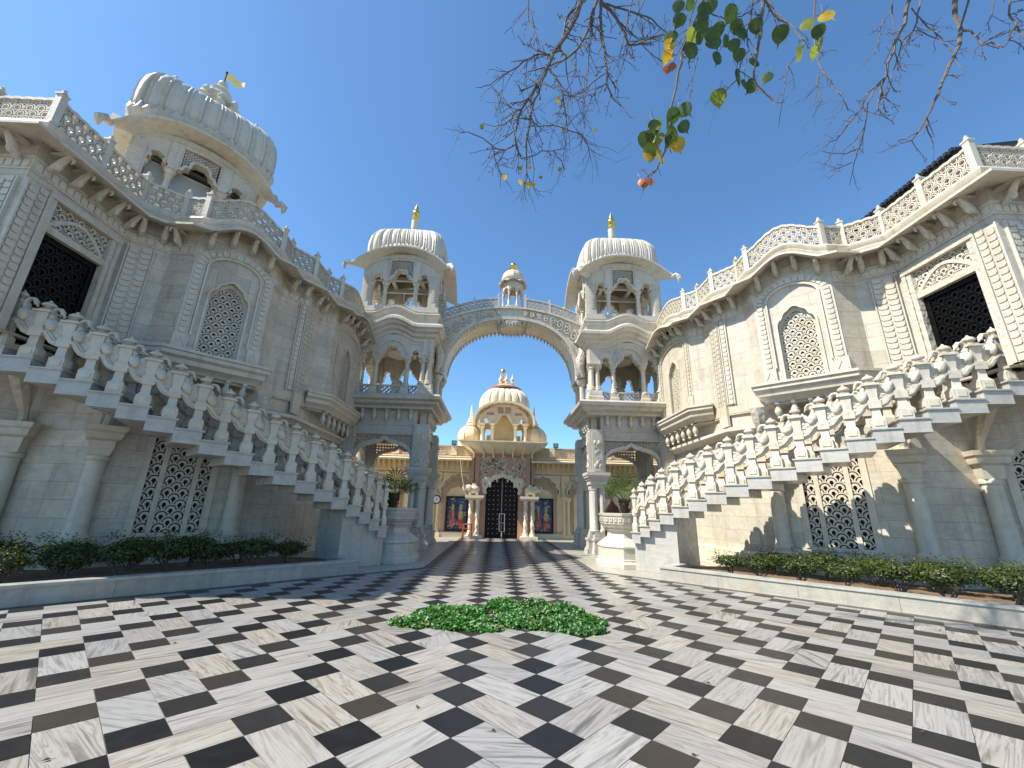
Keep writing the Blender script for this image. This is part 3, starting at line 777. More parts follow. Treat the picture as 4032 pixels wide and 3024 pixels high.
def opening(zf, zc, hs, hi, hc, rs, rc):
    h = [(-hs, zf), (-hs, zc)]+cusped(-hs, -hi, zc, rs, TREF)[1:]+[(-hc, zc)]
    h += cusped(-hc, hc, zc, rc)[1:]+[(hi, zc)]+cusped(hi, hs, zc, rs, TREF)[1:]+[(hs, zf)]
    return h
def round_column(x, y, z0, z1, r, mb):
    mb.lathe([(r*1.7, z0), (r*1.7, z0+.04), (r*1.25, z0+.07), (r*1.35, z0+.11), (r, z0+.15), (r*.86, z1-.2), (r*1.2, z1-.17), (r*.9, z1-.13), (r*1.5, z1-.03), (r*1.7, z1)], (x, y, 0), 12)
def canopy(root, c, ang, half, zf, zc, zs, za, glass=False, cols=True, rs=.97, rt=2.36, ky=1., droop=.12):
    # curved-roof pavilion: four arcaded sides, curved eaves, cushion-shaped ribbed roof
    T = Matrix.Translation((c[0], c[1], 0)) @ Matrix.Rotation(ang, 4, 'Z') @ Matrix.Diagonal((1, ky, 1, 1)); H = half; lift = za-zs
    top = [(-H*cos(pi*i/20), zs+lift*sin(pi*i/20)**.9) for i in range(21)]
    for k in range(4):
        F = cframe(c, ang+k*pi/2, H if k % 2 == 0 else H*ky); w = MB()
        if k % 2 == 0 and ky != 1: F = (lambda G: lambda u, v, q: G(u*ky, v, q))(F)
        hole = opening(zf+.03, zc, 1.16, .74, .5, .36, .52)
        st = zs+lift-.30
        scr = [(-.44, zc+.22), (-.44, st-.04), (-.2, st), (.2, st), (.44, st-.04), (.44, zc+.22), (.40, zc+.20), (.37, zc+.32), (.27, zc+.36), (.26, zc+.52), (.2, zc+.60), (-.2, zc+.60), (-.26, zc+.52), (-.27, zc+.36), (-.37, zc+.32), (-.40, zc+.20)]
        K = H-.005; poly = [(K, zf), (K, zs)]+top[::-1][1:-1]+[(-K, zs), (-K, zf)]
        w.ext(F, poly, -.26, 0, holes=[hole, scr])
        w.strip(F, [(u*1.0, v-.13) for u, v in top][1:-1], .16, 0, .03)
        n = 20
        for i in range(2, 19):
            u, v = top[i]; w.fbox(F, u-.05, u+.05, v-.18, v-.08, .03, .05)
        for sg in (1, -1):
            w.fbox(F, sg*1.34-.13, sg*1.34+.13, zf, zs, 0, .035)
            for i in range(12):
                z = zf+.28+i*(zs-zf-.35)/12; shield(F, sg*1.34-.07, sg*1.34+.07, z, z+.085, .06, w)
            w.fbox(F, sg*1.34-.16, sg*1.34+.16, zf, zf+.2, 0, .08)
            w.fbox(F, sg*.62-.13, sg*.62+.13, zc+.02, min(zc+.95, za-.3), 0, .03)
        fo = w.build('arcade_wall', 'marble', root)
        l = MB(); l.lattice(F, -.44, .44, zc+.2, st, .11, .036, -.16, -.08, mask=inside(scr)); l.build('lattice', 'jali', fo)
        f = MB(); f.strip(F, cusped(-.54, .54, zc, .56), .07, 0, .045); f.build('cusped_arch', 'marble', fo)
        for sg in (1, -1): f = MB(); f.strip(F, cusped(sg*.95-.23, sg*.95+.23, zc, .38, TREF), .045, 0, .03); f.build('cusped_arch', 'marble', fo)
        if cols:
            for u, rr in ((-.62, .095), (.62, .095), (-1.22, .085), (1.22, .085)):
                cm = MB(); p = F(u, 0, -.13); round_column(p.x, p.y, zf, zc, rr, cm); cm.build('column', 'marble', root, ang=30)
        if glass:
            gl = MB(); gl.fbox(F, -1.2, 1.2, zf, zc+.18, -.42, -.38); gl.build('glass_panel', 'glass', root)
            gl = MB()
            for v in (zc+.2,): gl.fbox(F, -1.2, 1.2, v-.03, v+.03, -.44, -.36)
            gl.build('window_rail', 'aged', root)
    for q in (-.62, .62):
        ce = MB(T=T); ce.box((0, q*1.02, zs+.1), (2*H-.4, .16, .18)); ce.build('ceiling_beam', 'aged', root)
        ce = MB(T=T); ce.box((q*1.02, 0, zs+.24), (.16, 2*H-.4, .1)); ce.build('ceiling_beam', 'aged', root)
    # eaves
    def lf(x, y, a): return lift*max(0., 1-(x/a)**2+1-(y/a)**2)**.85
    e = MB(T=T); o = H+.5
    P = perim(1, 1, .04, 16, 3); rings = []
    for sc, dz in ((H-.1, .04), (o, .08), (o+.01, .14), (H+.1, .24), (H-.1, .26)):
        rings.append([(x*sc, y*sc, zs+dz+lf(x, y, 1)*1.0-(droop*(x*y)**4 if sc > H+.2 else 0)) for x, y in P])
    e.loft(rings, caps=(False, False)); e.build('curved_eave', 'marble', root, ang=30)
    for i, j in ((1, 1), (1, -1), (-1, 1), (-1, -1)):
        d = MB(T=T); x, y = i*o, j*o; zz = zs+.14-droop
        d.tube([(x*.96, y*.96, zz+.06), (x*1.02, y*1.02, zz+.1), (x*1.07, y*1.07, zz-.02), (x*1.065, y*1.065, zz-.18), (x*1.05, y*1.05, zz-.26)], [.08, .11, .10, .06, .01], 6)
        d.build('eave_pendant', 'carved', root)
    # roof
    r = MB(T=T); P = resample(perim(1, 1, .26, 12, 8), 32*9); n = len(P); rings = []
    for sc, t in ((.99, 0), (1.03, .02), (1.0, .10), (1.05, .13), (1.085, .25), (1.09, .4), (1.08, .55), (1.045, .70), (.98, .82), (.88, .91), (.74, .965), (.55, .99), (.3, 1.0), (.06, 1.0)):
        ring = []
        for i, (x, y) in enumerate(P):
            k = i % 9; rib = 1.0
            if .12 < t < .98: rib = 1.012 if k in (0, 2) else (.985 if k == 1 else .992 if k in (3, 8) else 1.0+.006*sin(pi*(k-3)/5))
            zb = zs+.2+lf(x, y, 1); ring.append((x*H*sc*rib*rs, y*H*sc*rib*rs, zb+(zs+rt-zb)*t))
        rings.append(ring)
    r.loft(rings, caps=(False, True)); ro = r.build('ribbed_roof', 'marble', root, ang=40)
    fr = MB(T=T); rg = []
    lv = [[], [], []]
    for i, (x, y) in enumerate(resample(perim(1, 1, .26, 12, 8), 36*4)):
        zb = zs+.2+lf(x, y, 1); zt = zs+rt
        for k, (sc, t) in enumerate(((1.06, .015), (1.12, .10+(.04 if i % 2 else 0)), (1.095, .15+(.09 if i % 2 else 0)))):
            lv[k].append((x*H*sc*rs, y*H*sc*rs, zb+(zt-zb)*t))
    fr.loft(lv, caps=(False, False)); fr.build('leaf_fringe', 'carved', ro)
    return T
def tower(S):
    left = S < 0; c = (S*4.57, 16.45); X = 1.42
    root = thing('gate_tower', 'three-storey marble tower with gilt finial at the left end of the arch' if left else
                 'three-storey marble tower with gilt finial at the right end of the arch', 'gate tower', (c[0], c[1], 0), 'gate towers carrying the arch')
    # ground storey: clustered corner columns
    for i in (1, -1):
        for j in (1, -1):
            x, y = c[0]+i*1.34, c[1]+j*1.2; m = MB()
            for r, z0, z1 in ((.43, 0, .14), (.40, .14, .2), (.37, .2, .42), (.40, .42, .5), (.33, .5, .6), (.30, .6, .70)):
                m.lathe([(r, z0), (r, z1)], (x, y, 0), 8, pi/8); m.box((x, y, (z0+z1)/2), (r*2.1, r*1.2, z1-z0)); m.box((x, y, (z0+z1)/2), (r*1.2, r*2.1, z1-z0-.002))
            pd = m.build('pedestal', 'aged', root, ang=25); m = MB()
            for p, q in ((1, 1), (1, -1), (-1, 1), (-1, -1)):
                m.lathe([(.15, .7), (.16, .74), (.125, .8), (.115, 2.1), (.14, 2.13), (.12, 2.2)], (x+p*.14, y+q*.14, 0), 12)
            m.box((x, y, 1.45), (.24, .24, 1.5)); m.build('column_cluster', 'aged', root, ang=30); m = MB()
            for h, z0, z1 in ((.26, 2.18, 2.3), (.3, 2.3, 2.46), (.34, 2.46, 2.54), (.39, 2.54, 2.62), (.42, 2.62, 2.73)): m.box((x, y, (z0+z1)/2), (2*h, 2*h, z1-z0))
            m.build('capital', 'aged', root); m = MB()
            m.box((x, y, 3.5), (.5, .5, 1.6)); m.box((x, y, 3.45), (.36, .58, 1.5)); m.box((x, y, 3.45), (.58, .36, 1.5)); m.build('pier', 'aged', root); m = MB()
            for q in range(4):
                G = cframe((x, y), q*pi/2, .29)
                m.fbox(G, -.13, .13, 2.8, 2.86, 0, .02); m.fbox(G, -.13, .13, 3.62, 3.66, 0, .02)
                for t in range(3): m.ell(G((t-1)*.08, 2.96+.09*(t % 2), 0), (.05, .05, .09), 6, 4)
                for t in range(3): m.ell(G((t-1)*.08, 3.8-.07*(t % 2), 0), (.05, .05, .10), 6, 4)
                m.strip(G, [(.09*sin(t*.8), 3.1+t*.05) for t in range(10)], .03, 0, .02)
            m.build('carved_panel', 'carved', root)
    for k in range(4):
        F = cframe(c, k*pi/2, (1.34 if k % 2 == 0 else 1.2)+.05); hw = (1.2 if k % 2 == 0 else 1.34)-.25
        a = MB(); arch = [(-hw+.02, 2.75), (-hw+.02, 3.0)]
        kk = [(0, 0), (.04, .3), (.16, .55), (.34, .7), (.52, .76), (.62, .80), (.7, .84), (.78, .82), (.86, .88), (1, 1)]
        ah = .82
        arch += [(-hw+.02+(hw-.02)*p, 2.98+ah*q) for p, q in kk]+[(hw-.02-(hw-.02)*p, 2.98+ah*q) for p, q in reversed(kk[:-1])]+[(hw-.02, 3.0), (hw-.02, 2.75)]
        a.strip(F, arch, .13, -.12, .06); a.fbox(F, -hw-.02, hw+.02, 3.98, 4.86, -.2, .02); a.fbox(F, -hw-.02, hw+.02, 3.92, 3.98, -.16, .08)
        a.fbox(F, -hw-.02, hw+.02, 4.26, 4.30, .02, .05)
        ao = a.build('arch_screen', 'aged', root); l = MB(); ins = inside(arch)
        l.lattice(F, -hw, hw, 3.0, 3.92, .115, .045, -.08, -.02, mask=lambda u, v: not ins(u, v), diag=False); l.build('lattice', 'jali', ao)
        for i in range(5):
            b = MB(); u = -hw+.2+(2*hw-.4)*i/4; p = F(u, 4.84, .1)
            b.lathe([(.01, -.46), (.045, -.42), (.03, -.38), (.085, -.3), (.085, -.22), (.045, -.14), (.07, -.05), (.075, 0)], p, 9)
            q0 = F(u, 4.82, .0); b.tube([q0, F(u, 4.8, .16), F(u, 4.86, .26)], [.05, .05, .03], 6); b.build('drop_bracket', 'marble', ao)
    sq = lambda h, k: [(c[0]-h, c[1]-k), (c[0]+h, c[1]-k), (c[0]+h, c[1]+k), (c[0]-h, c[1]+k)]
    m = MB(); m.sweep(sq(1.6, 1.47), [(-.4, 4.84), (.08, 4.84), (.1, 4.92), (.28, 5.0), (.3, 5.08), (.42, 5.14), (.44, 5.26), (.36, 5.34), (-.4, 5.36)], closed=True)
    m.prism(sq(1.5, 1.4), 4.86, 5.355); m.build('balcony_slab', 'aged', root)
    # first-floor loggia
    H1 = 1.5
    for k in range(4):
        F = cframe(c, k*pi/2, H1); w = MB()
        hole = opening(5.4, 6.8, 1.05, .72, .46, .34, .5)
        w.ext(F, [(H1-.02, 6.7), (H1-.02, 7.8), (-H1+.02, 7.8), (-H1+.02, 6.7), (-1.05, 6.7)]+hole[1:-1]+[(1.05, 6.7)], -.26, 0)
        w.strip(F, [(.56*cos(pi*i/14), 6.98+.58*sin(pi*i/14)) for i in range(15)], .08, 0, .05)
        w.strip(F, [(-1.12, 6.8), (-1.12, 7.4), (-.66, 7.4)], .04, 0, .03); w.strip(F, [(1.12, 6.8), (1.12, 7.4), (.66, 7.4)], .04, 0, .03)
        fo = w.build('arcade_wall', 'marble', root)
        f = MB(); f.strip(F, cusped(-.5, .5, 6.8, .54), .07, 0, .045); f.build('cusped_arch', 'marble', fo)
        for u in (-.59, .59):
            cm = MB(); p = F(u, 0, -.13); cm.lathe([(.24, 5.36), (.24, 5.5), (.2, 5.54), (.2, 5.68), (.15, 5.74)], p, 4, pi/4+k*pi/2); round_column(p.x, p.y, 5.72, 6.8, .095, cm); cm.build('column', 'marble', root, ang=30)
        cm = MB(); cm.lathe([(.42, 5.36), (.42, 5.52), (.36, 5.56), (.36, 5.74), (.3, 5.82)], F(1.34, 0, -.16), 4, pi/4+k*pi/2)
        for u, d in ((1.2, -.06), (1.42, -.06), (1.42, -.28)): p = F(u, 0, d); round_column(p.x, p.y, 5.8, 6.85, .1, cm)
        cm.build('column_cluster', 'marble', root, ang=30)
        w = MB(); w.fbox(F, 1.08, 1.513, 6.82, 7.78, -.4, .02); w.fbox(F, 1.18, 1.34, 6.95, 7.7, .02, .05); w.build('pier', 'marble', root)
        for u0, u1 in ((-1.1, -.75), (-.42, .42), (.75, 1.1)): j = MB(); j.fish(F, u0, u1, 5.38, 5.74, .085, -.16, -.1, n=6, hole=.4); j.fbox(F, u0, u1, 5.73, 5.78, -.18, -.08); j.build('railing_panel', 'jali', root)
    path = []
    for k, (p, q) in enumerate(((0, 1), (1, 2), (2, 3), (3, 0))):
        a, b = sq(H1, H1)[p], sq(H1, H1)[q]
        for i in range(16):
            t = i/16; s = max(0, min(1, (t-.22)/.56)); path.append((lerp(a[0], b[0], t), lerp(a[1], b[1], t), .34*sin(pi*s)**1.3))
    m = MB(); m.sweep(path, [(-.35, 7.5), (.03, 7.5), (.05, 7.62), (.16, 7.68), (.18, 7.78), (.3, 7.84), (.34, 7.92), (.42, 7.98), (.42, 8.08), (.24, 8.2), (-.35, 8.2)], closed=True); m.build('lower_cornice', 'marble', root, ang=25)
    m = MB(); m.sweep([(x, y, d*.9) for x, y, d in path], [(-.35, 8.18), (.14, 8.2), (.16, 8.42), (.24, 8.48), (.26, 8.58), (.18, 8.64), (.2, 8.7), (-.35, 8.72)], closed=True); m.build('upper_cornice', 'marble', root, ang=25)
    m = MB(); m.prism(sq(1.62, 1.62), 8.6, 8.95); m.prism(sq(1.35, 1.35), 7.78, 8.6); m.build('terrace_slab', 'marble', root)
    # ringed opening in the loggia ceiling
    m = MB(); m.lathe([(.5, 7.7), (.62, 7.7), (.66, 7.62), (.66, 7.5), (.58, 7.46), (.5, 7.5)], (c[0], c[1], 0), 24); m.build('ceiling_ring', 'carved', root)
    canopy(root, (c[0], 16.2), 0, 1.5, 8.95, 10.1, 10.55, 11.42, ky=.82)
    f = MB(); f.lathe([(.42, 12.84), (.34, 12.96), (.17, 13.12), (.14, 13.26), (.17, 13.3), (.09, 13.38), (.14, 13.54), (.165, 13.7), (.16, 13.92), (.175, 14.0), (.10, 14.06)], (c[0], 16.2, 0), 16)
    fo = f.build('finial', 'marble', root, ang=30)
    f = MB(); f.lathe([(.10, 14.04), (.16, 14.13), (.175, 14.22), (.10, 14.3), (.08, 14.33), (.15, 14.4), (.16, 14.5), (.08, 14.58), (.10, 14.64), (.09, 14.71), (.03, 14.86), (.0, 15.0)], (c[0], 16.2, 0), 14); f.build('gilded_tip', 'gold', fo, ang=50)
    # carved figure inside the loggia
    st = thing('statue', 'small marble crowned figure standing inside the loggia of the '+('left' if left else 'right')+' gate tower', 'statue', (c[0]+S*.2, c[1]+.5, 5.36), 'figures inside the tower loggias')
    b = MB(); b.lathe([(.24, 5.36), (.24, 5.62), (.2, 5.66), (.22, 5.8), (.16, 6.0), (.12, 6.2), (.17, 6.42), (.15, 6.52), (.055, 6.56), (.05, 6.6), (.085, 6.66), (.09, 6.74), (.07, 6.82)], (c[0]+S*.2, c[1]+.5, 0), 12, sq=.75)
    for q in (1, -1): b.tube([(c[0]+S*.2+q*.15, c[1]+.5, 6.46), (c[0]+S*.2+q*.24, c[1]+.44, 6.26), (c[0]+S*.2+q*.13, c[1]+.36, 6.2)], [.05, .04, .03], 6)
    b.lathe([(.095, 6.78), (.1, 6.84), (.06, 6.96), (.0, 7.06)], (c[0]+S*.2, c[1]+.5, 0), 10); b.build('figure', 'carved', st)
for S in (1, -1): tower(S)

# ------------------------------------------------------------------ arch between the towers
def arch_bridge():
    root = thing('gate_arch', 'carved marble arch between the gate towers, a tiny domed kiosk on its crown', 'arch', (0, 16.5, 8))
    y0, y1 = 15.85, 17.2
    def zi(x): return 6.55+2.46*max(0., 1-(abs(x)/2.72)**2.25)**.43
    def ze(x): return 9.64-.088*abs(x)**1.95
    n = 48; m = MB()
    xs = [-2.72*cos(pi*i/n) for i in range(n+1)]
    poly = [(x, zi(x)) for x in xs]+[(3.05, 6.55), (3.05, ze(3.05))]+[(3.05-6.1*i/30, ze(3.05-6.1*i/30)) for i in range(1, 30)]+[(-3.05, ze(3.05)), (-3.05, 6.55)]
    F = lambda u, v, d: Vector((u, y0-d, v))
    m.ext(F, poly, -(y1-y0), 0); m.build('arch_band', 'marble', root)
    r = MB(); F2 = lambda u, v, d: Vector((u, y0-d, v))
    r.strip(F2, [(x, ze(x)-.05) for x in [-2.95+5.9*i/40 for i in range(41)]], .09, -.02, .08)
    r.strip(F2, [(x, zi(x)+.09) for x in xs], .13, 0, .05)
    r.build('moulding', 'marble', root)
    # relief scrollwork on the face
    SC = {-1: MB(), 1: MB()}
    for i in range(-9, 10):
        x = i*.29
        if abs(x) < .55: continue
        s = SC[1 if x > 0 else -1]
        zm = (zi(x*.98)+.2+ze(x)-.12)/2; hh = (ze(x)-.1-zi(x)-.2)*.42
        a0 = R.random()*6; hh = min(hh, .3)
        s.strip(F2, [(x+hh*(1-k/16)*cos(a0+k*.75*(1 if i % 2 else -1))*.62, zm+hh*(1-k/16)*sin(a0+k*.75*(1 if i % 2 else -1))) for k in range(15)], .05, 0, .06)
        for k in range(4):
            q = (x+R.uniform(-.12, .12), zm+R.uniform(-hh, hh)); s.ell((q[0], y0, q[1]), (.065, .06, .045), 6, 4)
    for s in SC.values(): s.build('scrollwork', 'carved', root)
    for yy in (y0+.05, y1-.05):
        d = MB()
        for i in range(47):
            a = pi*(i+.5)/47; x = -2.70*cos(a); z = zi(x)
            d.lathe([(.0, -.17), (.03, -.13), (.02, -.1), (.05, -.06), (.05, .03)], (x, yy, z), 6)
        d.build('drop_fringe', 'carved', root)
    b = MB()
    for i in range(60):
        a = pi*(i+.5)/60; x = -2.66*cos(a); z = zi(x)+.02; b.ell((x, y0+.04, z), (.035, .05, .035), 6, 4)
        b.ell((x, y0+.3, zi(x)), (.03, .05, .03), 5, 3)
    b.build('bead_row', 'carved', root)
    for sg in (1, -1):   # swan-shaped haunches where the arch meets the towers
        e = MB(); e.tube([(sg*2.98, y0-.06, 6.6), (sg*2.86, y0-.12, 6.95), (sg*2.84, y0-.14, 7.3), (sg*2.95, y0-.14, 7.6), (sg*2.86, y0-.1, 7.95), (sg*2.9, y0-.02, 8.2)], [.09, .15, .19, .15, .07, .02], 9); e.build('swan_haunch', 'carved', root)
        for yy in (y0+.2, y1-.2): cc = MB(); cc.lathe([(.24, 6.5), (.2, 6.42), (.16, 6.3), (.1, 6.26), (.095, 5.6), (.14, 5.55), (.2, 5.36)], (sg*2.95, yy, 0), 12); cc.build('column', 'marble', root)
    # railing following the back of the arch
    for yy in (y0+.06, y1-.06):
        for sg in (1, -1):
            F3 = lambda u, v, q: Vector((sg*u, yy-q, ze(u)+v))
            for u0, u1 in ((.62, 1.58), (1.66, 2.75)):
                pm = MB(); pm.fish(F3, u0, u1, 0, .42, .1, -.03, .03, hole=.46, groove=True, pitch=1.2); k = 16
                pm.strip(F3, [(lerp(u0, u1, i/k), .44+.016*abs(sin(i*pi/4))) for i in range(k+1)], .05, -.045, .045)
                pm.build('railing_panel', 'jali', root)
            for u in (.58, 1.62, 2.8):
                q = MB(); q.box((sg*u, yy, ze(u)+.27), (.08, .09, .56)); q.lathe([(.05, .54), (.06, .57), (.02, .6), (.03, .63), (0, .68)], (sg*u, yy, ze(u)), 8); q.build('railing_post', 'marble', root)
    # kiosk on the crown
    c = (.03, 16.4); k = MB()
    k.lathe([(.5, 9.0), (.54, 9.04), (.53, 9.62), (.6, 9.68), (.6, 9.74), (.5, 9.76)], (c[0], c[1], 0), 8, pi/8)
    k.build('kiosk_base', 'marble', root)
    k = MB(); k.lathe([(.3, 8.86), (.5, 8.80), (.56, 8.84), (.62, 8.82), (.66, 8.9), (.62, 9.06)], (c[0], c[1], 0), 8, pi/8); 
    for i in range(32):
        a = 2*pi*i/32; k.lathe([(0, -.14), (.028, -.1), (.018, -.07), (.04, -.03), (.04, .04)], (c[0]+.61*cos(a), c[1]+.61*sin(a), 8.84), 5)
    k.build('lotus_boss', 'carved', root)
    for i in range(5):
        a = -pi/2+(i-2)*.17; p = MB(); p.ell((c[0]+.5*sin((i-2)*.16), c[1]-.5, 9.28+.02*(2-abs(i-2))), (.05, .03, .17), 7, 5, Matrix.Rotation((i-2)*.42, 3, 'Y')); p.build('lotus_petal', 'marble', root)
    for i in range(8):
        cm = MB(); am = MB(); a = pi/8+i*pi/4; round_column(c[0]+.45*cos(a), c[1]+.45*sin(a), 9.74, 10.5, .045, cm)
        F4 = cframe(c, i*pi/4, .42); am.ext(F4, [(-.19, 10.45), (-.19, 10.95), (.19, 10.95), (.19, 10.45), (.14, 10.45)]+foil(-.14, .14, 10.45, .25, 5, .5)[::-1][1:], -.08, .02); cm.build('column', 'marble', root); am.build('cusped_arch', 'marble', root)
    e = MB(); rings = []
    for r, dz in ((.42, .0), (.62, -.10), (.63, -.06), (.44, .06)):
        rings.append([(c[0]+r*cos(2*pi*i/64), c[1]+r*sin(2*pi*i/64), 11.0+dz+.09*abs(cos(4*(2*pi*i/64)))) for i in range(64)])
    e.loft(rings); e.build('curved_eave', 'marble', root)
    dm = MB(); rings = []
    for r, z in ((.46, 11.02), (.48, 11.1), (.45, 11.12), (.5, 11.2), (.5, 11.32), (.46, 11.46), (.37, 11.58), (.24, 11.66), (.12, 11.7)):
        rings.append([(c[0]+r*(1+(.03 if i % 4 == 0 else 0))*cos(2*pi*i/48), c[1]+r*(1+(.03 if i % 4 == 0 else 0))*sin(2*pi*i/48), z) for i in range(48)])
    dm.loft(rings); do = dm.build('dome', 'marble', root, ang=25)
    f = MB(); f.lathe([(.2, 11.66), (.2, 11.7), (.1, 11.74)], (*c, 0), 12); f.build('dome_collar', 'marble', do)
    f = MB(); f.lathe([(.1, 11.72), (.19, 11.78), (.2, 11.86), (.1, 11.92), (.14, 11.98), (.14, 12.05), (.05, 12.13), (.0, 12.22)], (*c, 0), 12); f.build('gilded_tip', 'gold', do, ang=50)
arch_bridge()

# ------------------------------------------------------------------ domed pavilion on the left roof
def roof_pavilion():
    c0 = (-9.38, 10.08); d = 1.52/sqrt(2); c = (c0[0]-d, c0[1]+d)
    root = thing('roof_pavilion', 'marble pavilion with huge ribbed cushion roof and gilt flag on the left terrace', 'pavilion', (c[0], c[1], 7.8))
    b = MB(T=Matrix.Translation((c[0], c[1], 0)) @ Matrix.Rotation(-pi/4, 4, 'Z')); b.box((0, 0, 8.0), (3.3, 3.3, .4)); b.build('base', 'marble', root)
    canopy(root, c, -pi/4, 1.5, 8.15, 10.3, 10.77, 11.5, glass=True, rs=1.1, rt=2.72, droop=.5)
    zt = 13.45; T = Matrix.Translation((c[0], c[1], 0)) @ Matrix.Rotation(-pi/4, 4, 'Z')
    f = MB(T=T)
    for i in range(9):
        for sg in (1, -1):
            f.ell((sg*.5, -1.0+i*.25, zt+.02), (.13, .14, .12), 7, 5); f.ell((-1.0+i*.25, sg*.5, zt-.0), (.14, .13, .11), 7, 5)
    f.build('ridge_petals', 'carved', root)
    f = MB(T=T); k = 1.3
    f.lathe([(r*1.1, zt+z*k) for r, z in ((.7, -.05), (.62, .12), (.48, .2), (.42, .5), (.34, .55), (.36, .62), (.5, .72), (.52, .86), (.4, .98), (.22, 1.02), (.26, 1.1), (.3, 1.2), (.2, 1.3), (.1, 1.36), (.14, 1.46), (.1, 1.56), (.03, 1.6))], n=16)
    fo = f.build('finial', 'marble', root, ang=35)
    for x, y, s in ((.6, .4, 1.4), (.6, -.4, 1.4), (-.55, .4, 1.3), (-.55, -.4, 1.3), (.35, 1.15, 1.2), (.35, -1.15, 1.2), (-.3, 1.1, 1.1), (-.3, -1.1, 1.1), (.72, 0, 1.3)):
        q = MB(T=T); q.lathe([(.11*s, zt), (.08*s, zt+.12*s), (.13*s, zt+.2*s), (.08*s, zt+.26*s), (.1*s, zt+.36*s), (.14*s, zt+.44*s), (.06*s, zt+.54*s), (.09*s, zt+.62*s), (.02*s, zt+.74*s)], (x, y, 0), 10); q.build('small_finial', 'marble', root)
    f = MB(T=T); zt += .5; f.tube([(0, 0, zt+1.5), (.02, 0, zt+2.0)], [.03, .022], 7); f.ell((.02, 0, zt+2.0), (.05, .05, .05), 7, 5); f.build('flag_pole', 'blackmetal', fo)
    f = MB(T=T); n = 9; vs = []
    for k, o in enumerate((-.012, .012)):
        for i in range(n+1):
            t = i/n; dx = t*.55; w = .05*sin(t*7); zt2 = zt+1.97-.05*t*t+.03*sin(t*6); zb2 = zt+1.68-.03*t*t+.04*sin(t*9)
            vs += [(dx*.3+w+o, dx*1., zt2), (dx*.3+w+o, dx*1., zb2)]
    fs = []
    for i in range(n):
        a = 2*i; fs += [(a, a+1, a+3, a+2), (a+2*n+2, a+2*n+4, a+2*n+5, a+2*n+3), (a, a+2, a+2*n+4, a+2*n+2), (a+1, a+2*n+3, a+2*n+5, a+3)]
    f.add(vs, fs); f.build('gilded_flag', 'flag_glint', fo); zt -= .5
    r = MB(T=T); r.tube([(-.9, -.6, zt-.1), (-.9, -.6, zt+1.0)], .018, 5); r.tube([(-.98, -.6, zt+.8), (-.82, -.6, zt+.95)], .012, 4); r.build('lightning_rod', 'blackmetal', root)
roof_pavilion()
# shed on the right roof
def shed():
    root = thing('roof_shed', 'black corrugated shed roof with dark netting behind the right parapet', 'shed', (12, 10, 7.84))
    m = MB(); y0, y1 = 8.25, 15; z = 10.83
    m.add([(11.5, y0, z), (11.5, y1, z), (14.2, y1, z+.5), (14.2, y0, z+.5), (11.5, y0, z+.08), (11.5, y1, z+.08), (14.2, y1, z+.58), (14.2, y0, z+.58)], [(0, 1, 2, 3), (7, 6, 5, 4), (0, 4, 5, 1), (1, 5, 6, 2), (2, 6, 7, 3), (3, 7, 4, 0)])
    for i in range(46): m.box((11.5, y0+.08+i*.147, z+.06), (.1, .09, .1))
    m.build('corrugated_roof', 'blackmetal', root)
    m = MB(); m.box((11.66, (y0+y1)/2, 9.4), (.03, y1-y0-.3, 2.9)); m.box((12.9, y0+.15, 9.45), (2.4, .03, 3.0)); m.build('netting', 'net', root)
    m = MB()
    for i in range(6): m.box((11.62, y0+.25+i*1.25, 9.4), (.07, .07, 3.0))
    for i in range(5): m.box((11.6, y0+.12+.09*i, 10.3), (.02, .02, .9))
    for i in range(6): m.box((11.6, y0+.3, 9.9+.15*i), (.02, .5, .02))
    m.build('frame_post', 'blackmetal', root)
shed()

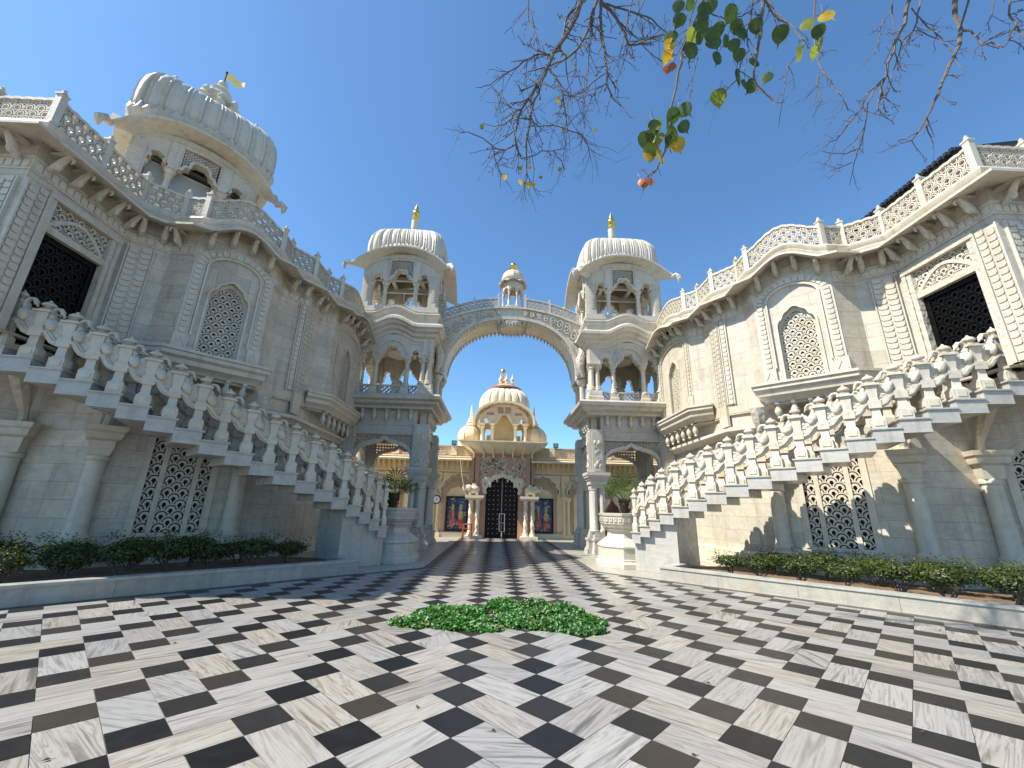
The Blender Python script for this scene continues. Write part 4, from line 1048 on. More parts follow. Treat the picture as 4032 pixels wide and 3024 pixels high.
# ------------------------------------------------------------------ shrine at the end of the passage
def shrine():
    cx, y = -.12, 21.9
    root = thing('shrine_hall', 'cream and terracotta painted shrine with ribbed dome, beyond the gate arch', 'shrine', (cx, 23, 0))
    F = lambda u, v, d: Vector((cx+u, y-d, v))
    w = MB(); W = 11.
    holes = []
    w.ext(F, [(-W, 0), (W, 0), (W, 4.5), (-W, 4.5)], -.3, 0); w.box((cx, y+5.2, 2.2), (2*W, 9.6, 4.4)); w.build('wall', 'cream', root)
    p = MB(); p.fbox(F, -W, -1.0, 0, .22, 0, .12); p.fbox(F, 1.0, W, 0, .22, 0, .12); p.fbox(F, -W, W, 3.18, 3.24, 0, .05); p.fbox(F, -W, W, 3.92, 3.98, 0, .1); p.build('band', 'pale', root)
    p = MB(); p.fbox(F, -W, W, 3.12, 3.17, 0, .04); p.fbox(F, -W, W, 3.99, 4.03, 0, .06); p.fbox(F, -W, W, 4.47, 4.52, 0, .08); p.fbox(F, -W, W, .3, .34, 0, .02); p.build('painted_line', 'pink', root)
    e = MB(); e.sweep([(cx-W, y), (cx-1.6, y)], [(0, 3.72), (.85, 3.66), (.87, 3.7), (.87, 3.74), (.1, 3.86), (0, 3.86)]); e.sweep([(cx+1.45, y), (cx+W, y)], [(0, 3.72), (.85, 3.66), (.87, 3.7), (.87, 3.74), (.1, 3.86), (0, 3.86)])
    e.build('eave', 'pale', root)
    for sg in (1, -1):
        for i in range(34):
            b = MB(); u = sg*(1.8+i*.27); b.fbox(F, u-.03, u+.03, 3.3, 3.72, 0, .1); b.fbox(F, u-.03, u+.03, 3.5, 3.72, .1, .3); b.build('eave_bracket', 'cream', root)
    for sg in (1, -1):
        for i in range(6):
            r = MB(); u = sg*(2.0+i*1.5)
            r.lattice(F, u-.5, u+.5, 4.05, 4.44, .16, .05, .0, .05); r.fbox(F, u+.58*sg-.14, u+.58*sg+.14, 4.03, 4.5, 0, .1); r.build('parapet_lattice', 'pale', root)
    # painted bays: cusped niche, pierced fan, mural field
    for k, u in enumerate((-2.28, 2.08, -4.45, 4.25, -6.5, 6.3)):
        n = MB(); outer = foil(u-.82, u+.82, 2.1, .95, 7, .5, .1)
        n.strip(F, outer, .07, 0, .06); n.build('niche_moulding', 'pale', root)
        n = MB(); inner = [(u-.7, .2), (u-.7, 1.95)]+foil(u-.7, u+.7, 1.95, .62, 5, .4)+[(u+.7, 1.95), (u+.7, .2)]
        n.strip(F, inner, .08, 0, .08); n.strip(F, [(u-.58, 0.26), (u-.58, 1.9)]+foil(u-.58, u+.58, 1.9, .55, 5, .4)+[(u+.58, 1.9), (u+.58, .26), (u-.58, .26)], .03, 0, .05); n.build('niche_line', 'pink', root)
        d = MB(); io = inside(outer); ii = inside(inner)
        vs = []
        d.ext(F, outer+[(u+.3, 2.62), (u, 2.72), (u-.3, 2.62)], -.01, .012, back=False); d.build('niche_shade', 'dark', root)  # dark sheet on the wall, painted as shade behind the pierced fan
        l = MB(); l.lattice(F, u-.8, u+.8, 2.0, 3.05, .12, .05, .01, .05, mask=lambda a, b: io(a, b) and not ii(a, b)); l.build('niche_lattice', 'cream', root)
        for q in range(14):
            pass
    for k, u in enumerate((3.3, -3.35, 5.3, -5.45)):
        q = MB()
        for s in (-.12, .12): q.lathe([(.12, .2), (.12, .32), (.08, .38), (.075, 1.75), (.11, 1.8), (.13, 1.9)], (cx+u+s, y-.06, 0), 10)
        q.fbox(F, u-.3, u+.3, 0, .2, 0, .2); q.fbox(F, u-.28, u+.28, 1.88, 2.0, 0, .18); q.build('pilaster', 'cream', root)
        q = MB(); q.fbox(F, u-.28, u-.24, 2.0, 3.15, 0, .03); q.fbox(F, u+.24, u+.28, 2.0, 3.15, 0, .03); q.build('painted_line', 'pink', root)
        s = MB()
        for i in range(5): s.strip(F, [(u+.04*t*sin(i*1.3)-.2+.1*i+.08*sin(t*.9+i), 2.1+.1*t) for t in range(8)], .03, 0, .03)
        s.build('plaster_flower', 'cream', root)
    # porch
    pf = lambda u, v, d: Vector((cx+u, y-.35-d, v))
    arch = [(-.82, 0), (-.82, 2.1)]+foil(-.82, .82, 2.1, .85, 7, .5, .05)[1:-1]+[(.82, 2.1), (.82, 0)]
    p = MB(); p.ext(pf, [(-1.42, 0), (-1.42, 4.15), (1.42, 4.15), (1.42, 0), (.82, 0)]+arch[::-1][1:-1]+[(-.82, 0)], -.36, 0); po = p.build('porch', 'pink', root)
    p = MB(); p.strip(pf, arch[1:-1], .15, -.1, .07); p.strip(pf, [(u*1.12, (v-2.1)*1.1+2.1) for u, v in foil(-.82, .82, 2.1, .85, 7, .5, .05)], .04, 0, .05); p.build('cusped_arch', 'pale', po)
    p = MB()
    for i in range(120):
        u = R.uniform(-1.2, 1.2); v = R.uniform(2.95, 3.95) if i % 3 else R.uniform(2.3, 3.9)
        if abs(u) < .95 and v < 2.95: continue
        a0 = R.random()*6; h = R.uniform(.06, .13)
        p.strip(pf, [(u+h*(1-k/14)*cos(a0+k*.6), v+h*(1-k/14)*sin(a0+k*.6)) for k in range(12)], .04, 0, .03)
    for sg in (1, -1):   # relief elephants facing the arch
        p.ell(F(sg*.78, 2.78, .37), (.3, .05, .17), 10, 6); p.ell(F(sg*.44, 2.9, .37), (.14, .05, .13), 8, 5)
        p.tube([F(sg*.34, 2.88, .38), F(sg*.26, 2.78, .39), F(sg*.28, 2.68, .39)], [.06, .045, .03], 6)
        for q in (.62, .98): p.tube([F(sg*q, 2.7, .37), F(sg*q, 2.42, .37)], [.08, .06], 6)
        p.tube([F(sg*1.05, 2.8, .37), F(sg*1.14, 2.6, .37)], [.03, .02], 5)
    p.build('porch_relief', 'pale', po)
    p = MB()
    for sg in (1, -1):
        p.fbox(pf, sg*1.3-.1, sg*1.3+.1, 2.5, 4.15, 0, .06); p.fbox(pf, sg*1.55-.08, sg*1.55+.08, 2.6, 3.9, -.3, -.05)
    p.fbox(pf, -1.5, 1.5, 4.02, 4.15, 0, .1); p.build('porch_frame', 'pink', po)
    s = MB(); s.loft([[F(u, v, d) for u, d in ((-h, 0), (-h, k), (h, k), (h, 0))] for h, k, v in ((2.2, 1.3, 4.55), (2.24, 1.34, 4.6), (2.24, 1.34, 4.66), (1.6, .8, 4.74))]); s.loft([[F(u, v, d) for u, d in ((-h, 0), (-h, k), (h, k), (h, 0))] for h, k, v in ((1.55, .5, 4.12), (2.15, 1.25, 4.55))])
    so = s.build('porch_eave', 'pale', root)
    s = MB()
    for i in range(7):
        s = MB(); u = -1.5+i*.5; s.tube([F(u, 3.9, .4), F(u, 4.15, .62), F(u*1.2, 4.5, 1.1)], [.05, .05, .03], 5); s.build('eave_bracket', 'cream', so)
    # twisted columns with carved elephants on their capitals
    for sg in (1, -1):
        q = MB()
        for s_ in (-.17, .17):
            pts = []; x0 = cx+sg*1.36+s_; y0 = y-.55; rings = []
            for i in range(34):
                z = .3+i*1.42/33; rings.append([(x0+(.095+.018*cos(3*a*2*pi/12+z*13))*cos(a*2*pi/12), y0+(.095+.018*cos(3*a*2*pi/12+z*13))*sin(a*2*pi/12), z) for a in range(12)])
            q.loft(rings); q.lathe([(.15, .12), (.15, .2), (.12, .24), (.13, .3)], (x0, y0, 0), 12); q.lathe([(.1, 1.7), (.14, 1.76), (.12, 1.8), (.17, 1.9)], (x0, y0, 0), 12)
        q.fbox(F, sg*1.36-.42, sg*1.36+.42, 0, .12, .3, .85); co = q.build('twisted_column', 'pale', root)
        q = MB(); q.fbox(F, sg*1.36-.46, sg*1.36+.46, 1.88, 2.0, .25, .92); q.fbox(F, sg*1.36-.42, sg*1.36+.42, 1.8, 1.88, .3, .86); q.build('capital', 'pale', co)
        q = MB(); x0 = sg*1.42
        q.ell(F(x0, 2.28, .62), (.3, .2, .22), 10, 7); q.ell(F(x0+sg*.26, 2.36, .7), (.17, .16, .17), 9, 6)
        q.tube([F(x0+sg*.38, 2.34, .78), F(x0+sg*.47, 2.22, .8), F(x0+sg*.52, 2.34, .8), F(x0+sg*.48, 2.5, .8)], [.08, .06, .045, .03], 7)
        for s_ in (-.18, .16): q.tube([F(x0+s_, 2.2, .7), F(x0+s_, 2.0, .7)], [.09, .085], 7)
        q.ell(F(x0+sg*.18, 2.36, .84), (.09, .03, .13), 7, 5); q.ell(F(x0-.02*sg, 2.52, .62), (.13, .1, .06), 7, 4)
        q.build('elephant', 'pale', co)
    # door
    dr = MB(); dr.fbox(F, -.83, -.012, 0, 2.98, -.02, .05); do = dr.build('door_leaf', 'door', root)
    dr = MB(); dr.fbox(F, .012, .83, 0, 2.98, -.02, .05); d2 = dr.build('door_leaf', 'door', root)
    for o, sg in ((do, -1), (d2, 1)):
        s = MB()
        for i in range(3):
            for j in range(12):
                u = sg*(.2+i*.22); v = .2+j*.23
                p0 = F(u, v, .05); s.ell(p0, (.024, .02, .024), 6, 4)
        s.build('stud', 'silver', o)
        s = MB()
        for i in range(4):
            s.strip(F, [(sg*.09+sg*.2*i, .02), (sg*.09+sg*.2*i, 2.9)], .012, .05, .056)
        for j in range(13): s.strip(F, [(sg*.06, .08+j*.23), (sg*.8, .08+j*.23)], .012, .05, .056)
        s.build('door_rail', 'door', o)
    s = MB()
    for i in range(46): s.ell(F(0, .05+i*.062, .06), (.028, .025, .024), 6, 4)
    s.build('door_bead', 'cream', d2)
    s = MB()
    for u in (-.1, .16): s.tube([F(u, .3, .16), F(u, 1.15, .16)], .022, 6)
    for v in (.3, 1.15, .72): s.tube([F(-.1, v, .16), F(.16, v, .16)], .022, 6)
    s.tube([F(.03, .0, .16), F(.03, .3, .16)], .03, 6); s.build('door_handle', 'steel', d2)
    # roof pavilion: two-stage arcade, curved eave, ribbed dome
    c = (cx+.0, y+.9); k = 1.04
    F5 = lambda u, v, d: Vector((cx+u, y+.05-d, v))
    top = [(-1.3*cos(pi*i/16), 5.85+1.0*sin(pi*i/16)**.9) for i in range(17)]
    a = MB(); hole = opening(4.75, 5.8, 1.16, .82, .42, .3, .52)
    a.ext(F5, [(1.3, 5.75), (1.3, 5.85)]+top[::-1][1:-1]+[(-1.3, 5.85), (-1.3, 5.75), (-1.16, 5.75)]+hole[1:-1]+[(1.16, 5.75)], -.25, 0)
    ao = a.build('arcade_wall', 'pale', root)
    a = MB(); a.strip(F5, foil(-.42, .42, 5.8, .52, 5, .5), .07, 0, .05)
    for sg in (1, -1): a.strip(F5, foil(sg*.99-.17, sg*.99+.17, 5.8, .3, 3, .5), .05, 0, .04)
    a.build('cusped_arch', 'pale', ao)
    a = MB()
    for u0, u1, v0, v1 in ((-.36, -.05, 6.38, 6.7), (.05, .36, 6.38, 6.7), (-.95, -.56, 6.25, 6.4), (.56, .95, 6.25, 6.4)): a.fbox(F5, u0, u1, v0, v1, 0, .012)
    a.build('painted_panel', 'pink', ao)
    for u in (-1.16, -.62, .62, 1.16):
        for dd in (-.12, -1.6): q = MB(); p = F5(u, 0, dd); q.lathe([(.17, 4.66), (.17, 4.74), (.11, 4.8), (.09, 4.9), (.085, 5.55), (.14, 5.64), (.11, 5.7), (.19, 5.78), (.19, 5.84)], p, 10); q.build('column', 'pale', root)
    q = MB(); q.fbox(F5, -1.3, 1.3, 5.75, 6.1, -1.75, -1.5);  q.build('pavilion_frame', 'cream', root)
    # blank inner shrine wall seen through the arcade
    q = MB(); Fi = lambda u, v, d: Vector((cx+u, y+1.05-d, v)); q.ext(Fi, [(-.95, 4.4), (-.95, 5.3), (-.6, 5.35), (-.6, 6.9), (.6, 6.9), (.6, 5.35), (.95, 5.3), (.95, 4.4)], -.4, 0); q.fbox(Fi, -1.0, 1.0, 4.95, 5.05, 0, .15); q.build('inner_wall', 'cream', root)
    e = MB(); A = [(-1.62*cos(pi*i/24), 5.75+1.22*sin(pi*i/24)**.8) for i in range(25)]
    vs = []
    for d0, d1, off in ((-1.6, .3, 0.),):
        e.strip(F5, A, .1, -1.7, .32)
    e.build('curved_eave', 'pale', root)
    d = MB(); P = perim(1, 1, .6, 18, 18); n = len(P); rings = []
    for sc, t, ms in ((1.36, .0, 1), (1.42, .02, 1), (1.44, .12, 1), (1.45, .3, 1), (1.40, .5, 1), (1.28, .68, 1), (1.06, .84, 1), (.8, .95, 1), (.62, 1.0, 1)):
        ring = []
        for i, (x, yy) in enumerate(P):
            zb = 6.45+.42*max(0, 1-min(1, abs(x))**2)*(1 if abs(yy) > .6 else .6); rb = 1+((.02*sin(pi*((i % 6)-.5)/5)**1 if i % 6 else -.05))*(1 if .01 < t < .99 else 0)
            ring.append((cx+x*sc*rb*.97, y+1.15+yy*sc*rb*.86, zb+(8.02-zb)*t))
        rings.append(ring)
    d.loft(rings); do = d.build('ribbed_dome', 'pale', root, ang=25)
    d = MB(); lv = [[], []]
    for i, (x, yy) in enumerate(P):
        zb = 6.4+.42*max(0, 1-min(1, abs(x))**2)*(1 if abs(yy) > .6 else .6)
        lv[0].append((cx+x*1.42*.97, y+1.15+yy*1.42*.86, zb)); lv[1].append((cx+x*1.475*.97, y+1.15+yy*1.475*.86, zb+.16+(.1 if i % 6 > 2 else 0)))
    d.loft(lv, caps=(False, False)); d.build('dome_fringe', 'pink', do)
    d = MB(); d.lathe([(.92, 7.95), (.98, 8.02), (.7, 8.1), (.45, 8.28), (.3, 8.32)], (cx, y+1.15, 0), 24); d.build('dome_cap', 'pink', do)
    for x in (-.26, .08, .42, -.05):
        f = MB(); f.lathe([(.1, 8.2), (.07, 8.32), (.14, 8.4), (.06, 8.46), (.12, 8.58), (.12, 8.66), (.05, 8.74), (.02, 8.9), (.0, 9.05)], (cx+x, y+(1.1 if x != -.05 else 1.5), 0), 10); f.build('small_finial', 'pale', do)
    f = MB(); f.lathe([(.05, 8.3), (.09, 8.5), (.04, 8.6), (.08, 8.75), (.03, 8.9), (.03, 9.1)], (cx-.12, y+1.25, 0), 8); f.lathe([(.0, 9.06), (.1, 9.1), (.12, 9.2), (.08, 9.3), (.0, 9.34)], (cx-.12, y+1.25, 0), 10, sq=.3); f.build('gilded_tip', 'gold', do)
    # side domes with spires
    for sg, x in ((-1, -1.95), (1, 1.6)):
        m = MB(); c = (cx+x+.1, y+.9); 
        m.lathe([(.62, 4.5), (.66, 4.76), (.64, 4.84)], (*c, 0), 8, pi/8); rings = []
        for r, z in ((.60, 4.84), (.68, 5.0), (.70, 5.15), (.66, 5.35), (.55, 5.55), (.38, 5.7), (.26, 5.78)): rings.append([(c[0]+r*cos(2*pi*i/32+pi/8)*(1 if i % 4 else 1.04), c[1]+r*sin(2*pi*i/32+pi/8)*(1 if i % 4 else 1.04), z) for i in range(32)])
        m.loft(rings); mo = m.build('side_dome', 'cream', root, ang=35)
        m = MB()
        for j in range(8):
            a = pi/8+j*pi/4; m.tube([(c[0]+r*1.02*cos(a), c[1]+r*1.02*sin(a), z) for r, z in ((.60, 4.86), (.68, 5.0), (.70, 5.15), (.66, 5.35), (.55, 5.55), (.38, 5.7))], .028, 5)
        m.lathe([(.34, 5.72), (.36, 5.78), (.2, 5.86)], (*c, 0), 16); m.build('dome_rib', 'pink', mo)
        m = MB(); m.lathe([(.3, 5.78), (.22, 5.9), (.26, 5.98), (.14, 6.04), (.18, 6.14), (.08, 6.2), (.11, 6.3), (.05, 6.36), (.08, 6.5), (.04, 6.56), (.06, 6.68), (.025, 6.74), (.04, 6.86), (.0, 7.0)], (*c, 0), 12); m.build('spire', 'pale', mo)
    for a in ((cx-1.35, y+2.6, 5.6), (cx+1.35, y+2.6, 5.6)): q = MB(); q.box(a, (.5, .5, 2.0)); q.build('rear_block', 'cream', root)
    q = MB()
    for s_ in (0, .12): q.tube([(cx-1.5+s_, y+1.8, 4.4), (cx-1.5+s_, y+1.8, 7.0)], .018, 5)
    for i in range(10): q.tube([(cx-1.5, y+1.8, 4.6+i*.24), (cx-1.38, y+1.8, 4.72+i*.24)], .01, 4)
    q.build('aerial_mast', 'steel', root)
    # things fixed on or standing by the facade
    for nm, u, lab in (('mural', -2.26, 'framed blue painting of robed figures left of the shrine door'), ('mural', 2.07, 'framed blue painting of robed figures right of the shrine door')):
        t = thing(nm, lab, 'painting', (cx+u, y-.02, .3), 'paintings beside the shrine door'); t0 = u
        m = MB()
        for u0, u1, v0, v1 in ((-.56, -.49, .26, 1.95), (.49, .56, .26, 1.95), (-.49, .49, .26, .33), (-.49, .49, 1.88, 1.95)): m.fbox(F, t0+u0, t0+u1, v0, v1, .0, .07)
        m.build('frame', 'door', t)
        m = MB(); m.fbox(F, t0-.49, t0+.49, .33, 1.88, .0, .03); m.build('canvas', muralmat, t)
        m = MB(); rr = random.Random(3 if u < 0 else 8)
        def blob(u_, v_, ru, rv, mi, d, n=12):
            m.mat = mi; m.ext(F, [(t0+u_+ru*cos(2*pi*i/n)*(1+.12*rr.uniform(-1, 1)), v_+rv*sin(2*pi*i/n)*(1+.12*rr.uniform(-1, 1))) for i in range(n)], .03, d, back=False)
        for s_ in (-.2, .2):
            blob(s_, .72, .15, .3, 2 if s_ < 0 else 0, .034); blob(s_, 1.05, .12, .22, 0 if s_ < 0 else 1, .036)
            blob(s_*1.5, 1.0, .1, .2, 3, .035)
            blob(s_, 1.36, .075, .1, 1, .038); blob(s_, 1.5, .08, .07, 1, .04); blob(s_*.9, 1.1, .03, .26, 4, .041)
        for i in range(40): blob(rr.uniform(-.42, .42), rr.uniform(.38, .70), rr.uniform(.02, .06), rr.uniform(.02, .05), rr.choice((0, 1, 2, 3, 4)), .036+.0002*i, 7)
        for i in range(60): blob(rr.choice((-1, 1))*rr.uniform(.12, .44), rr.uniform(.8, 1.84), rr.uniform(.015, .06), rr.uniform(.02, .06), rr.choice((3, 3, 4, 5, 1)), .032+.00003*i, 7)
        m.build('painted_figures', PAINT, t)
    t = thing('plastic_chair', 'reddish brown plastic armchair beside the left porch columns', 'chair', (cx-1.62, 20.9, 0)); x, yy = cx-1.62, 20.9
    m = MB(); m.box((x, yy, .42), (.42, .42, .03)); m.build('seat', 'redplastic', t)
    m = MB(); Fc = lambda u, v, d: Vector((x+.21-d, yy+u, v)); m.ext(Fc, [(-.2, .44), (-.22, .75), (-.15, .84), (.15, .84), (.22, .75), (.2, .44)], -.02, .02); m.build('backrest', 'redplastic', t)
    for i in (1, -1):
        m = MB(); m.tube([(x-.2, yy+i*.23, .0), (x-.21, yy+i*.23, .62), (x-.1, yy+i*.24, .65), (x+.2, yy+i*.23, .66)], .022, 6); m.build('armrest', 'redplastic', t)
        for j in (1, -1): m = MB(); m.tube([(x+j*.19, yy+i*.19, .42), (x+j*.23, yy+i*.21, 0)], .022, 6); m.build('leg', 'redplastic', t)
    t = thing('wall_clock', 'round black-rimmed clock on the left shrine pilaster', 'clock', (cx-3.28, y-.3, 1.76))
    m = MB(T=Matrix.Translation((cx-3.28, y-.26, 1.76)) @ Matrix.Rotation(pi/2, 4, 'X')); m.lathe([(.2, -.02), (.22, 0), (.22, .05), (.17, .06)], n=24); m.build('rim', 'blackmetal', t)
    m = MB(T=Matrix.Translation((cx-3.28, y-.325, 1.76)) @ Matrix.Rotation(pi/2, 4, 'X')); m.lathe([(.165, -.01), (.165, .0)], n=24); m.build('dial', 'white', t)
    m = MB(); m.box((cx-3.28, y-.335, 1.80), (.012, .008, .12)); m.box((cx-3.24, y-.335, 1.76), (.09, .008, .012)); m.build('clock_hand', 'blackmetal', t)
    for u, lab in ((-2.6, 'small black floodlight on the shrine parapet left of the porch'), (2.78, 'small black floodlight on the shrine parapet right of the porch')):
        t = thing('floodlight', lab, 'floodlight', (cx+u, y-.1, 4.5), 'floodlights on the shrine parapet')
        m = MB(); m.box((cx+u, y-.12, 4.66), (.26, .1, .24)); m.build('housing', 'blackmetal', t); m = MB(); m.box((cx+u, y-.175, 4.66), (.2, .01, .18)); m.build('lamp_glass', 'steel', t); m = MB(); m.tube([(cx+u, y-.1, 4.5), (cx+u, y-.1, 4.56)], .03, 6); m.build('bracket', 'blackmetal', t)
    m = MB(); m.tube([(cx-2.15, y-.86, 3.68), (cx-2.02, y-.85, 2.9), (cx-1.86, y-.84, 2.1), (cx-1.6, y-.8, 1.78)], .018, 5); o = m.build('hanging_cable', 'cable'); tag(o, 'pale cable hanging slantwise from the shrine eave to the left porch column', 'cable')
muralmat = plain('mural_blue', (.03, .05, .14), .25, noise=.7, nscale=5.)
PAINT = [plain('paint_'+n, c, .3, noise=.35, nscale=20.) for n, c in (('red', (.42, .03, .04)), ('ochre', (.5, .33, .14)), ('pink', (.45, .12, .13)), ('green', (.06, .16, .10)), ('gold', (.5, .36, .08)), ('sky', (.12, .25, .45)))]
shrine()

# ------------------------------------------------------------------ kerbed beds, hedges
def leafcloud(rnd, n, rx, ry, rz, size, mats, cz=0., flat=.6, shell=.55):
    m = MB()
    for i in range(n):
        while True:
            p = Vector((rnd.uniform(-1, 1), rnd.uniform(-1, 1), rnd.uniform(-1, 1)))
            if shell*rnd.random() < p.length < 1: break
        lump = .78+.22*sin(p.x*5+p.z*4)*cos(p.y*6+1.3)
        c = Vector((p.x*rx*lump, p.y*ry*lump, cz+p.z*rz*lump)); s = size*rnd.uniform(.6, 1.3)
        nrm = (Vector((p.x, p.y, p.z*.6+.5))+Vector((rnd.uniform(-1, 1), rnd.uniform(-1, 1), rnd.uniform(-1, 1)))*.8).normalized()
        t = nrm.orthogonal().normalized(); t = (Matrix.Rotation(rnd.uniform(0, 6.28), 3, nrm) @ t); b = nrm.cross(t)
        mi = rnd.choices(range(len(mats)), [5, 3, 2][:len(mats)])[0]
        m.add([c, c+t*s*.5+b*s*.3+nrm*s*.08, c+t*s, c+t*s*.5-b*s*.3+nrm*s*.08], [(0, 1, 2), (0, 2, 3)], mi)
    return m
def shrub_proto(rnd, seed):
    st = MB()
    for i in range(7):
        a = rnd.uniform(0, 6.28); e = Vector((cos(a)*rnd.uniform(.12, .3), sin(a)*rnd.uniform(.12, .3), rnd.uniform(.3, .5)))
        st.tube([(rnd.uniform(-.03, .03), rnd.uniform(-.03, .03), -.02), e*.45+Vector((rnd.uniform(-.04, .04), rnd.uniform(-.04, .04), .03)), e], [.014, .011, .006], 5)
        st.tube([e*.5, e*.7+Vector((rnd.uniform(-.15, .15), rnd.uniform(-.15, .15), .08))], [.008, .004], 4)
    fo = leafcloud(rnd, 2300, .50, .36, .25, .05, 'abc', cz=.50)
    for k in range(16):   # sprigs sticking out of the clipped top
        x, y = rnd.uniform(-.42, .42), rnd.uniform(-.28, .28); h = rnd.uniform(.1, .24)
        for j in range(9):
            c = Vector((x+rnd.uniform(-.03, .03), y+rnd.uniform(-.03, .03), .66+h*j/9)); t = Vector((rnd.uniform(-1, 1), rnd.uniform(-1, 1), rnd.uniform(.0, .8))).normalized()*.05; b = t.cross(Vector((0, 0, 1))).normalized()*.014
            fo.add([c, c+t*.5+b, c+t, c+t*.5-b], [(0, 1, 2, 3)], rnd.choice((0, 2, 2)))
    return st, fo
def beds():
    rnd = random.Random(21)
    protos = []
    for i in range(3): protos.append(shrub_proto(rnd, i))
    first = [None]*3
    for S in (1, -1):
        left = S < 0
        k = MB(S); path = [(4.05, 10.30), (3.27, 9.70), (9.6, 3.37)]
        kr = thing('planter_kerb', 'low marble kerb edging the '+('shaded left' if left else 'sunlit right')+' hedge bed', 'kerb', (S*5, 8, 0), 'marble kerbs of the hedge beds')
        k.sweep([(3.95, 10.38), (3.27, 9.72), (10.2, 2.79)], [(-.18, 0), (.0, 0), (.0, .235), (-.18, .235)]); k.build('kerb_wall', 'kerb', kr)
        k = MB(S); k.sweep([(3.95, 10.38), (3.27, 9.72), (10.2, 2.79)], [(-.21, .235), (.022, .235), (.022, .275), (-.21, .275)]); k.build('coping', 'stair', kr)
        g = MB(S); n = 14
        g.add([(3.5, 9.75, .14), (10.3, 2.95, .14), (14.5, 2.95, .14), (14.5, 6.5, .14), (12.1, 6.5, .14), (9.95, 8.7, .14), (8.5, 8.7, .14), (6.6, 10.6, .14), (6.2, 11.2, .14), (4.4, 11.0, .14)], [tuple(range(10))])
        tag(g.build('soil', 'soil'), kind='structure')
        spots = []
        for i in range(11):
            t = i*.66+.25
            if not left and i == 3: t -= .1
            spots.append((4.42+t*.707+rnd.uniform(-.08, .08)+.12, 9.55-t*.707+rnd.uniform(-.08, .08)+.12, 0))
        for i in range(9):
            t = i*.85+.9; spots.append((4.95+t*.707+.3, 10.0-t*.707+.35, 1))
        for i, (x, y, back) in enumerate(spots):
            lab = 'dark shaded hedge shrub in the bed under the left stair' if left else 'sunlit hedge shrub in the bed under the right stair'
            t = thing('hedge_shrub', lab, 'shrub', (S*x, y, .14), 'hedge shrubs in the '+('left' if left else 'right')+' bed')
            p = i % 3
            if first[p] is None:
                a = protos[p][0].build('stem', 'bark', t, loc=(0, 0, 0)); b = protos[p][1].build('foliage', ['hedge1', 'hedge2', 'hedge3'], t, loc=(0, 0, 0))
                for o in (a, b): o.data.transform(Matrix.Translation(t.location))
                first[p] = (a, b)
            else:
                for o in first[p]: part_copy(o, t, (0, 0, 0))
            t.rotation_euler = (0, 0, (-pi/4 if S > 0 else pi/4)+rnd.uniform(-.25, .25)+(pi if rnd.random() < .5 else 0)); s = rnd.uniform(.86, 1.1)*(1.0 if back else .92)
            t.scale = (s*1.08, s, s*rnd.uniform(.76, .98)*(.92 if left else .86))
beds()

